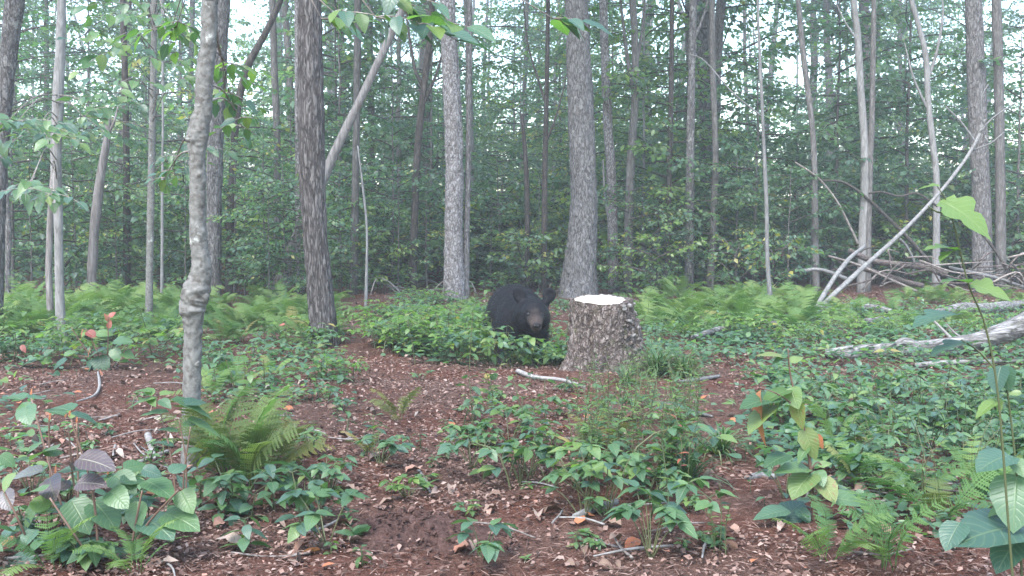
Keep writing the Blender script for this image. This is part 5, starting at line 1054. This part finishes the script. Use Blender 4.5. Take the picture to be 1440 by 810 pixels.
for (b, tp, m, dY, rl, tm) in [((100, 704), (126, 748), 'leafobj', -.05, .1, 'heart'), ((132, 706), (166, 742), 'leafobj', -.06, -.1, 'heart'), ((60, 700), (28, 745), 'leafobj', -.05, .3, 'heart'), ((195, 705), (188, 748), 'leafdarkobj', -.05, .2, 'heart'), ((205, 730), (243, 752), 'leafdarkobj', -.08, 0, 'heart'), ((232, 722), (280, 740), 'leafobj', -.05, .1, 'heart'),
        ((155, 690), (178, 712), 'leafobj', -.05, .4, 'heart'), ((205, 676), (245, 695), 'leafobj', -.05, -.2, 'heart'), ((170, 678), (205, 672), 'leafobj', .05, .1, 'heart'), ((90, 585), (62, 572), 'leafobj', .04, .3, 'ovate'), ((100, 582), (140, 592), 'leafdarkobj', .02, -.3, 'heart'), ((98, 578), (66, 568), 'leafobj', .06, .2, 'heart'),
        ((110, 645), (162, 655), 'purple', -.02, .1, 'heart'), ((60, 662), (14, 668), 'purple', -.02, .1, 'heart'), ((70, 672), (74, 700), 'purple', -.08, .5, 'heart'), ((108, 680), (148, 678), 'purple', -.02, .2, 'heart'), ((84, 690), (98, 672), 'purple', .05, .2, 'heart'), ((4, 690), (12, 716), 'purple', -.05, .3, 'heart'), ((100, 650), (104, 662), 'purple', 0, .8, 'heart'), ((48, 612), (54, 622), 'purple', 0, .8, 'heart'), ((122, 606), (124, 622), 'purple', 0, .9, 'heart'),
        ((60, 690), (30, 690), 'leafobj', .05, .2, 'heart'), ((20, 665), (2, 690), 'leafobj', -.05, .4, 'heart'), ((40, 560), (68, 556), 'leafdarkobj', .05, -.1, 'heart'), ((42, 565), (20, 588), 'leafobj', -.05, .3, 'heart'), ((30, 562), (6, 552), 'leafobj', .05, .2, 'heart'), ((36, 572), (40, 594), 'leafdarkobj', -.06, .3, 'heart'), ((50, 745), (28, 768), 'leafdarkobj', -.06, .1, 'heart'), ((60, 752), (84, 772), 'leafdarkobj', -.06, -.1, 'heart'),
        ((90, 740), (92, 764), 'leafobj', -.06, .2, 'heart'), ((20, 740), (0, 760), 'leafdarkobj', -.05, .3, 'heart'), ((110, 776), (160, 786), 'leafdarkobj', -.05, .1, 'heart'), ((140, 770), (110, 800), 'leafobj', -.05, .1, 'heart'), ((170, 770), (200, 800), 'leafdarkobj', -.05, .2, 'heart'), ((62, 640), (90, 632), 'leafobj', .05, .2, 'heart'), ((78, 632), (40, 640), 'leafobj', .04, .2, 'heart'), ((120, 660), (80, 655), 'leafobj', .05, .1, 'heart'),
        ((175, 660), (210, 650), 'leafobj', .06, .2, 'heart'), ((160, 668), (190, 690), 'leafobj', -.05, .2, 'heart'), ((255, 690), (270, 720), 'leafobj', -.05, .3, 'heart'), ((240, 665), (262, 650), 'leafdarkobj', .05, .2, 'heart'), ((200, 660), (228, 668), 'leafdarkobj', .0, .3, 'heart'), ((50, 720), (72, 690), 'leaflimeobj', .06, .2, 'heart'), ((10, 790), (50, 800), 'leafdarkobj', -.05, .1, 'heart'), ((0, 640), (22, 655), 'leafobj', 0, .2, 'heart')]:
    hero_leaf(vb, b, tp, Yv + random.uniform(-.05, .12), tm, m, dY, rl)
# broad leaf sprig in front of the beech foot
bs_ = empty('viburnum_sprig', ground(258, 745)); tag(bs_, 'sprig with long broad leaves in front of the beech foot', 'shrub'); Ys = bs_.location[1]
for pts in [[(258, 760, Ys), (262, 660, Ys), (252, 590, Ys)], [(262, 760, Ys), (258, 680, Ys - .05), (268, 600, Ys - .05)], [(255, 760, Ys), (240, 640, Ys), (225, 580, Ys + .05)]]: hero_stem(bs_, pts, [.004, .003, .002])
for (b, tp, m, dY, rl) in [((240, 562), (302, 582), 'leafobj', .05, -.15), ((262, 590), (316, 610), 'leafobj', .06, -.1), ((238, 580), (196, 580), 'leafobj', -.03, .2), ((212, 552), (190, 546), 'leaflimeobj', .02, .2), ((214, 556), (206, 542), 'leaflimeobj', .04, 0), ((222, 560), (176, 570), 'leaflimeobj', -.03, .3), ((225, 556), (246, 548), 'leafobj', .05, .1), ((250, 608), (222, 600), 'leafobj', 0, .2), ((258, 600), (284, 590), 'leafdarkobj', .06, .1), ((244, 628), (218, 618), 'leafdarkobj', 0, .2), ((262, 636), (286, 630), 'leafobj', .02, .1), ((258, 632), (236, 640), 'leafobj', 0, .1), ((262, 690), (250, 665), 'leafdarkobj', .02, .3), ((225, 562), (240, 572), 'leafobj', -.04, .2), ((260, 570), (292, 560), 'leafdarkobj', .1, .2), ((210, 560), (218, 570), 'leaflimeobj', -.04, .2)]:
    hero_leaf(bs_, b, tp, Ys, 'ovate', m, dY, rl)
# red leaved sapling by the fern bed
rs = empty('viburnum_shrub', ground(150, 520)); tag(rs, 'leafy shrub with a few dark red leaves at the edge of the litter', 'shrub'); Yr = rs.location[1]
for pts in [[(150, 522, Yr), (152, 480, Yr), (152, 445, Yr)], [(150, 522, Yr), (120, 490, Yr), (100, 460, Yr)], [(150, 524, Yr), (170, 500, Yr), (180, 488, Yr)], [(145, 524, Yr), (135, 505, Yr), (110, 500, Yr)], [(150, 522, Yr), (130, 480, Yr), (120, 462, Yr)]]: hero_stem(rs, pts, [.006, .004, .003])
for (b, tp, m, dY, rl) in [((152, 452), (148, 440), 'red', 0, .3), ((154, 446), (162, 438), 'red', .02, .3), ((152, 462), (156, 450), 'red', 0, .6), ((118, 462), (112, 476), 'red', -.02, .4), ((122, 466), (136, 474), 'red', -.02, .2), ((30, 485), (36, 496), 'red', -.02, .4), ((128, 490), (122, 503), 'red', -.02, .4),
        ((160, 480), (186, 478), 'leafdarkobj', -.03, .1), ((150, 478), (128, 472), 'leafobj', -.03, .1), ((160, 490), (166, 508), 'leafdarkobj', -.05, .3), ((150, 490), (122, 500), 'leafobj', -.04, .2), ((140, 500), (146, 530), 'leafobj', -.06, .2), ((130, 512), (105, 545), 'leafdarkobj', -.08, .3), ((118, 530), (138, 555), 'leafdarkobj', -.08, .2), ((120, 535), (112, 556), 'leafdarkobj', -.08, .2), ((60, 505), (20, 515), 'leafobj', -.03, .2), ((62, 500), (75, 490), 'leafobj', .02, .2), ((70, 512), (52, 500), 'leafobj', .02, .2), ((90, 500), (108, 492), 'leafobj', .02, .1), ((95, 505), (70, 520), 'leafdarkobj', -.05, .1), ((135, 470), (160, 468), 'leafobj', .02, .2), ((100, 465), (80, 470), 'leafobj', 0, .2), ((125, 520), (160, 524), 'leafobj', -.04, .2), ((170, 495), (190, 502), 'leafobj', 0, .2)]:
    hero_leaf(rs, b, tp, Yr, 'heart' if rl < .35 else 'ovate', m, dY, rl)
# sapling with rusty dead leaf
ru = empty('beech_seedling', ground(1118, 735)); tag(ru, 'young sapling with one hanging rusty brown leaf and yellow edged leaves', 'sapling'); Yu = ru.location[1]
hero_stem(ru, [(1146, 760, Yu), (1140, 660, Yu), (1128, 590, Yu), (1112, 530, Yu), (1108, 490, Yu)], [.007, .006, .0045, .003, .002])
for pts in [[(1124, 575, Yu), (1095, 555, Yu - .05), (1070, 545, Yu - .06)], [(1140, 660, Yu), (1150, 650, Yu), (1160, 660, Yu)]]: hero_stem(ru, pts, [.003, .0025, .0018], name='twig')
for (b, tp, m, dY, rl, tm) in [((1070, 548), (1066, 628), 'dead', -.02, 1.2, 'ovate'), ((1110, 548), (1070, 562), 'leaflimeobj', -.04, .3, 'heart'), ((1112, 545), (1122, 574), 'leafobj', -.05, .6, 'heart'), ((1100, 556), (1085, 586), 'leaflimeobj', -.03, .8, 'ovate'), ((1095, 560), (1040, 566), 'leafobj', -.05, .2, 'heart'), ((1088, 570), (1048, 604), 'leafobj', -.05, .4, 'heart'), ((1120, 560), (1126, 605), 'yellow', -.03, .7, 'ovate'), ((1108, 505), (1064, 494), 'yellow', -.02, .2, 'ovate'), ((1108, 500), (1084, 510), 'leafobj', -.02, .3, 'ovate'), ((1110, 510), (1130, 500), 'leafobj', .02, .2, 'ovate'), ((1130, 600), (1148, 648), 'yellow', -.03, .5, 'ovate'), ((1138, 625), (1120, 650), 'leafobj', -.03, .3, 'ovate'), ((1140, 660), (1090, 658), 'leafobj', -.05, .1, 'ovate'), ((1142, 665), (1112, 696), 'yellow', -.08, .2, 'heart'), ((1148, 662), (1158, 682), 'leafobj', -.06, .3, 'heart'), ((1152, 672), (1176, 704), 'yellow', -.08, .1, 'heart'), ((1150, 655), (1170, 650), 'leafobj', .0, .4, 'ovate'), ((1108, 640), (1074, 652), 'leafobj', -.05, .2, 'heart'), ((1100, 625), (1078, 620), 'leafdarkobj', -.02, .2, 'heart'), ((1110, 718), (1060, 724), 'leafdarkobj', -.05, .1, 'ovate'), ((1150, 610), (1156, 632), 'dead', -.02, .9, 'ovate'), ((1122, 715), (1140, 734), 'leafdarkobj', -.05, .1, 'heart'), ((1160, 700), (1225, 705), 'leafdarkobj', -.03, .1, 'ovate'), ((1100, 735), (1130, 700), 'leafdarkobj', .06, .1, 'heart')]:
    hero_leaf(ru, b, tp, Yu, tm, m, dY, rl)
# lobed leaf plant at the right edge, close to the lens
Yl = 2.15; lb = empty('lobed_leaf_plant', (at(1420, 600, Yl)[0], Yl, float(gz(at(1420, 600, Yl)[0], Yl)))); tag(lb, 'tall thin plant with bright lobed leaves rising over the split log', 'plant')
Pb = [(1440, 1010, Yl), (1420, 760, Yl), (1404, 560, Yl), (1386, 460, Yl), (1362, 400, Yl), (1345, 330, Yl), (1332, 285, Yl), (1318, 262, Yl)]
hero_stem(lb, Pb, [.003, .0028, .0025, .0022, .002, .0018, .0015, .001], 'stem')
hero_stem(lb, [(1400, 520, Yl), (1376, 494, Yl), (1352, 478, Yl)], [.002, .002, .0015], 'stem', 'petiole'); hero_stem(lb, [(1334, 300, Yl), (1318, 298, Yl), (1305, 290, Yl)], [.002, .002, .0015], 'stem', 'petiole')
for (b, tp, m, dY, rl) in [((1322, 262), (1287, 262), 'leaflimeobj', .02, -.1), ((1322, 282), (1402, 326), 'leaflimeobj', -.08, .3), ((1345, 352), (1298, 342), 'leaflimeobj', -.02, .0), ((1344, 352), (1318, 362), 'leaflimeobj', -.03, .3), ((1362, 398), (1322, 388), 'leaflimeobj', -.03, .1), ((1364, 400), (1428, 416), 'leaflimeobj', -.05, .3), ((1348, 442), (1278, 448), 'leafdarkobj', -.04, .1), ((1382, 450), (1358, 462), 'leaflimeobj', .0, .3), ((1372, 482), (1302, 488), 'leafdarkobj', -.03, .2)]:
    hero_leaf(lb, b, tp, Yl, 'lobed', m, dY, rl, (0, -.12, 1))
# grey green drooping plant below it
Yd = 2.6; dp = empty('drooping_plant', (at(1430, 700, Yd)[0], Yd, float(gz(at(1430, 700, Yd)[0], Yd)))); tag(dp, 'plant with large drooping grey green leaves at the edge of the carpet', 'plant')
for pts in [[(1440, 905, Yd), (1432, 700, Yd), (1418, 560, Yd), (1408, 515, Yd)], [(1440, 905, Yd), (1446, 740, Yd), (1440, 660, Yd)]]: hero_stem(dp, pts, [.0035, .003, .002], 'stem')
for (b, tp, m, dY, rl, tm) in [((1408, 515), (1398, 552), 'leafdarkobj', -.03, .5, 'heart'), ((1412, 515), (1418, 550), 'leafdarkobj', -.02, .6, 'heart'), ((1404, 562), (1370, 584), 'leaflimeobj', -.02, .3, 'ovate'), ((1404, 560), (1406, 580), 'yellow', -.02, .5, 'ovate'), ((1420, 640), (1374, 655), 'leafdarkobj', -.05, .1, 'heart'), ((1426, 645), (1440, 668), 'leafobj', -.05, .2, 'heart'), ((1430, 668), (1424, 745), 'leafdarkobj', -.08, .2, 'heart'), ((1440, 740), (1342, 752), 'leafdarkobj', -.06, .1, 'heart'), ((1436, 752), (1398, 800), 'leafdarkobj', -.05, .2, 'heart'), ((1440, 700), (1384, 720), 'leafobj', .03, .2, 'heart'), ((1350, 735), (1328, 770), 'leafdarkobj', -.05, .2, 'heart'), ((1440, 690), (1464, 730), 'leafobj', 0, .2, 'heart')]:
    hero_leaf(dp, b, tp, Yd, tm, m, dY, rl)

# ------------------------------------------------------------------ leafy boughs in view on the nearer trees
def leafy_branch(tree, anchor, px, Y, leafs=.1, n=10, mat=('leafdarkobj', 'leaflimeobj'), seed=0, L=.35, objs=True, az=None):
    """branch of an existing tree that runs from its trunk to a spray at the given place; each leaf its own object"""
    root, C, org = tree; g = np.random.default_rng(seed); E = at(px[0], px[1], Y); zz = anchor
    k = int(np.argmin(np.abs(C[:, 2] - zz))); A = C[k, :3]; mid = (A + E) / 2 + [0, 0, .05 * np.linalg.norm(E - A)]; P = catmull(np.array([A, mid, E]), 10) - org
    d = nrmz((P[-1] - P[-3]) * [1, 1, .35]); br = MB(); br.add(*tube(P, np.linspace(.006, .002, 10), 6), .5); bo = br.build('branch', [M['twig']], root)
    a0 = math.atan2(d[0], d[1]); stm = MB()
    for q in range(3 if n > 7 else 2):
        a = a0 + (q - 1) * .75 + g.normal(0, .15); T = [P[-1]]; e = g.normal(-.05, .15)
        for s in range(4): T.append(T[-1] + U(a + g.normal(0, .1), e - .1 * s) * L / 4 * (1.2 if q == 1 else .85))
        T = np.array(T); stm.add(*tube(T, np.linspace(.003, .0012, 5), 5, cap=False), .5); m = max(3, n // 3)
        for j in range(m):
            t = (j + .6) / m * 4; i = min(int(t), 3); p = T[i] + (T[i + 1] - T[i]) * (t - i); b = a + (1 if j % 2 else -1) * g.uniform(.5, 1.1) * (j < m - 1)
            leaf_obj(bo, 'ovate', mat[g.integers(0, len(mat))], p, U(b, g.normal(-.45, .3)), np.array([0, -.25, 1.]) + g.normal(0, .3, 3), leafs * g.uniform(.8, 1.2))
    stm.build('twig', [M['twig']], bo)
# beech in front: overhanging sprays along the top of the view
for s, (px, Y, n, lf, L, m) in enumerate([((470, 18), 3.75, 9, .095, .18, ('leafdarkobj', 'leaflimeobj')), ((545, 0), 3.6, 10, .12, .22, ('leafdarkobj', 'leafdarkobj', 'leaflimeobj')), ((590, 34), 3.6, 8, .135, .2, ('leafdarkobj', 'leafdarkobj', 'leaflimeobj')), ((778, 26), 3.7, 6, .115, .10, ('leafdarkobj', 'leaflimeobj')), ((452, 26), 3.9, 6, .09, .15, ('leafdarkobj', 'leaflimeobj')), ((528, 24), 3.5, 6, .10, .15, ('leafdarkobj', 'leaflimeobj'))]):
    leafy_branch(T5, 2.25 + .08 * s, px, Y, lf, n, m, 800 + s, L)
for s, (anc, px, Y, n, lf, L, m) in enumerate([(1.75, (318, 88), 4.7, 12, .085, .25, ('leafdarkobj', 'leaflimeobj')), (1.9, (322, 130), 4.9, 10, .08, .25, ('leafdarkobj', 'leafobj')), (1.35, (232, 250), 5.0, 5, .07, .15, ('leafobj', 'leafdarkobj')), (2.2, (250, 30), 4.8, 12, .09, .3, ('leaflimeobj', 'leafobj')), (1.55, (340, 165), 5.3, 8, .08, .25, ('leafdarkobj', 'leafobj'))]):
    leafy_branch(T5, anc, px, Y, lf, n, m, 820 + s, L); leafy_branch(T5, anc + .08, (px[0] + random.uniform(-15, 15), px[1] + random.uniform(-12, 12)), Y + .2, lf, n, m, 920 + s, L)
for s, (anc, px, Y, n, lf, L, m) in enumerate([(3.2, (190, 25), 7.5, 15, .12, .5, ('leaflimeobj', 'leafobj')), (2.9, (150, 60), 7.6, 15, .12, .5, ('leaflimeobj', 'leafobj', 'leafdarkobj')), (3.3, (245, 40), 7.5, 14, .12, .45, ('leaflimeobj', 'leafobj')), (2.5, (170, 115), 8.5, 14, .12, .5, ('leafobj', 'leafdarkobj')), (2.0, (120, 190), 9.5, 12, .12, .45, ('leafobj', 'leafdarkobj')), (2.2, (255, 110), 9., 14, .12, .5, ('leafobj', 'leaflimeobj')), (1.7, (270, 205), 10., 14, .12, .5, ('leafdarkobj', 'leafobj'))]):
    leafy_branch(T4, anc, px, Y, lf, n, m, 840 + s, L); leafy_branch(T4, anc + .1, (px[0] + random.uniform(-30, 30), px[1] + random.uniform(-22, 22)), Y + .3, lf, n, m, 940 + s, L)
for s, (anc, px, Y, n, lf, L, m) in enumerate([(2.2, (25, 170), 7.2, 18, .12, .5, ('leafdarkobj', 'leafobj')), (2.0, (60, 185), 7.4, 15, .12, .45, ('leafdarkobj', 'leafobj', 'leaflimeobj')), (2.2, (118, 165), 8.2, 14, .12, .45, ('leafobj', 'leafdarkobj')), (1.6, (38, 265), 6.0, 9, .11, .3, ('leafdarkobj', 'leafobj')), (1.5, (75, 272), 6.2, 8, .11, .3, ('leafdarkobj', 'leafobj')), (1.9, (5, 205), 7.5, 12, .12, .4, ('leafdarkobj', 'leafobj'))]):
    leafy_branch(T2, anc, px, Y, lf, n, m, 860 + s, L); leafy_branch(T2, anc + .1, (px[0] + random.uniform(-25, 25), px[1] + random.uniform(-15, 15)), Y + .3, lf, n, m, 960 + s, L)
# sprays behind: small saplings placed in the middle distance
def sapling_at(px, py, v, s, label, rz=0.):
    p = ground(px, py); t = empty('beech_sapling', p, rz, s); tag(t, label, 'sapling'); inst('stem', SAP[v][0], t); inst('crown', SAP[v][1], t); return t
sapling_at(758, 408, 6, .40, 'small beech sapling with pale layered leaves behind the bear', 1.)
sapling_at(372, 420, 2, .8, 'leafy sapling between the knobbly beech and the furrowed trunk', 2.)
sapling_at(330, 416, 0, .85, 'green sapling behind the stout grey trunk', 3.)
sapling_at(905, 402, 6, 1.1, 'lime green sapling with spreading sprays right of the thick grey trunk', .4)
sapling_at(940, 408, 0, 1.0, 'spreading leafy sapling by the small sawn stump', 2.2)
sapling_at(1060, 406, 1, .8, 'tall leafy sapling behind the slender pale stem', 4.)
sapling_at(1120, 404, 7, .8, 'dense dark sapling left of the brush pile', 5.)
sapling_at(20, 420, 4, .9, 'dark leafy sapling behind the fern bed', 1.2)
sapling_at(180, 414, 7, .9, 'dense leafy sapling between the snag and the slender beech pole', 2.9)
sapling_at(552, 403, 4, .8, 'dark leafy sapling left of the flaky trunk', .2)
sapling_at(700, 404, 7, .7, 'low dark sapling between the flaky trunk and the bear', 3.3)
sapling_at(1170, 400, 3, .9, 'tall dark sapling overhanging the brush pile', 3.9)
sapling_at(1270, 398, 3, 1.0, 'dark leafy sapling behind the leaning pole', 1.9)
sapling_at(1430, 400, 4, 1.0, 'dark sapling at the far end of the brush pile', 2.6)

for k, (u, y, v, sc, lab) in enumerate([(884, 415, 5, .85, 'small leafy sapling in front of the smooth tan trunk'), (925, 416, 2, .6, 'short sapling left of the small sawn stump'), (1002, 414, 5, .9, 'small sapling just right of the small sawn stump'), (1035, 412, 2, .75, 'short leafy sapling left of the slender pale stem'), (1108, 413, 7, .6, 'bushy sapling right of the slender pale stem'), (1140, 410, 5, .9, 'small leafy sapling above the foot of the leaning pole'),
        (560, 413, 5, .9, 'small sapling left of the flaky trunk beside the dead sticks'), (600, 411, 2, .7, 'short sapling touching the flaky trunk'), (480, 414, 5, .9, 'small sapling right of the furrowed trunk'), (400, 424, 2, .62, 'short sapling hiding the foot of the leaning tan tree'), (378, 430, 5, .75, 'small sapling in the ferns left of the furrowed trunk'), (418, 426, 5, .7, 'small sapling close against the furrowed trunk'), (345, 420, 2, .6, 'short sapling right of the stout grey trunk'), (262, 420, 5, .9, 'small sapling behind the knobbly beech at the fern bed edge'), (165, 419, 2, .7, 'short sapling right of the barkless snag'), (108, 420, 5, 1., 'small sapling left of the barkless snag'), (45, 422, 2, .7, 'short sapling between the crooked grey sapling and twin stems'), (690, 410, 5, .7, 'small sapling right of the flaky trunk behind the bear'), (1230, 399, 7, .8, 'bushy dark sapling behind the brush pile logs'), (1340, 398, 2, 1., 'short green sapling behind the dead pole twigs')]):
    sapling_at(u, y, v, sc, lab, k * 1.7)

# ------------------------------------------------------------------ single fallen leaves, the largest on the litter
g = np.random.default_rng(900)
for i in range(240):
    u, y = (g.uniform(20, 1430), g.uniform(560, 805)) if i < 190 else (g.uniform(80, 480), g.uniform(495, 600))
    p = ground(u, y); p[2] += .016; red = i % 6 == 0
    o = leaf_obj(None, 'curl' if i % 3 else 'ovate', 'dead' if red else 'fallen', p, U(g.random() * 6.28, g.normal(0, .25)), np.array([0, 0, 1.]) + g.normal(0, .35, 3), g.uniform(.04, .085), 'fallen_leaf')
    if red: tag(o, 'curled rusty orange fallen leaf lying on the litter', 'leaf', 'rusty fallen leaves on the litter')
    else: tag(o, 'dry brown fallen leaf lying on the litter', 'leaf', 'brown fallen leaves on the litter')

# ------------------------------------------------------------------ air
if HAZE:
    mb = MB(); x, y0, y1, z0, z1 = 175, -6, 172, -3, 26
    mb.add([[sx * x, y, z] for sx in (-1, 1) for y in (y0, y1) for z in (z0, z1)], np.array([[0, 1, 3, 2], [4, 6, 7, 5], [0, 4, 5, 1], [2, 3, 7, 6], [0, 2, 6, 4], [1, 5, 7, 3]]))
    hm = bpy.data.materials.new('haze'); hm.use_nodes = True; hn = hm.node_tree.nodes; hn.remove(hn['Principled BSDF']); pv = hn.new('ShaderNodeVolumePrincipled'); pv.inputs['Density'].default_value = HAZE; pv.inputs['Color'].default_value = (.85, .9, .95, 1); pv.inputs['Anisotropy'].default_value = .2
    hm.node_tree.links.new(pv.outputs[0], hn['Material Output'].inputs['Volume']); ho = mb.build('haze', [hm]); tag(ho, kind='stuff')
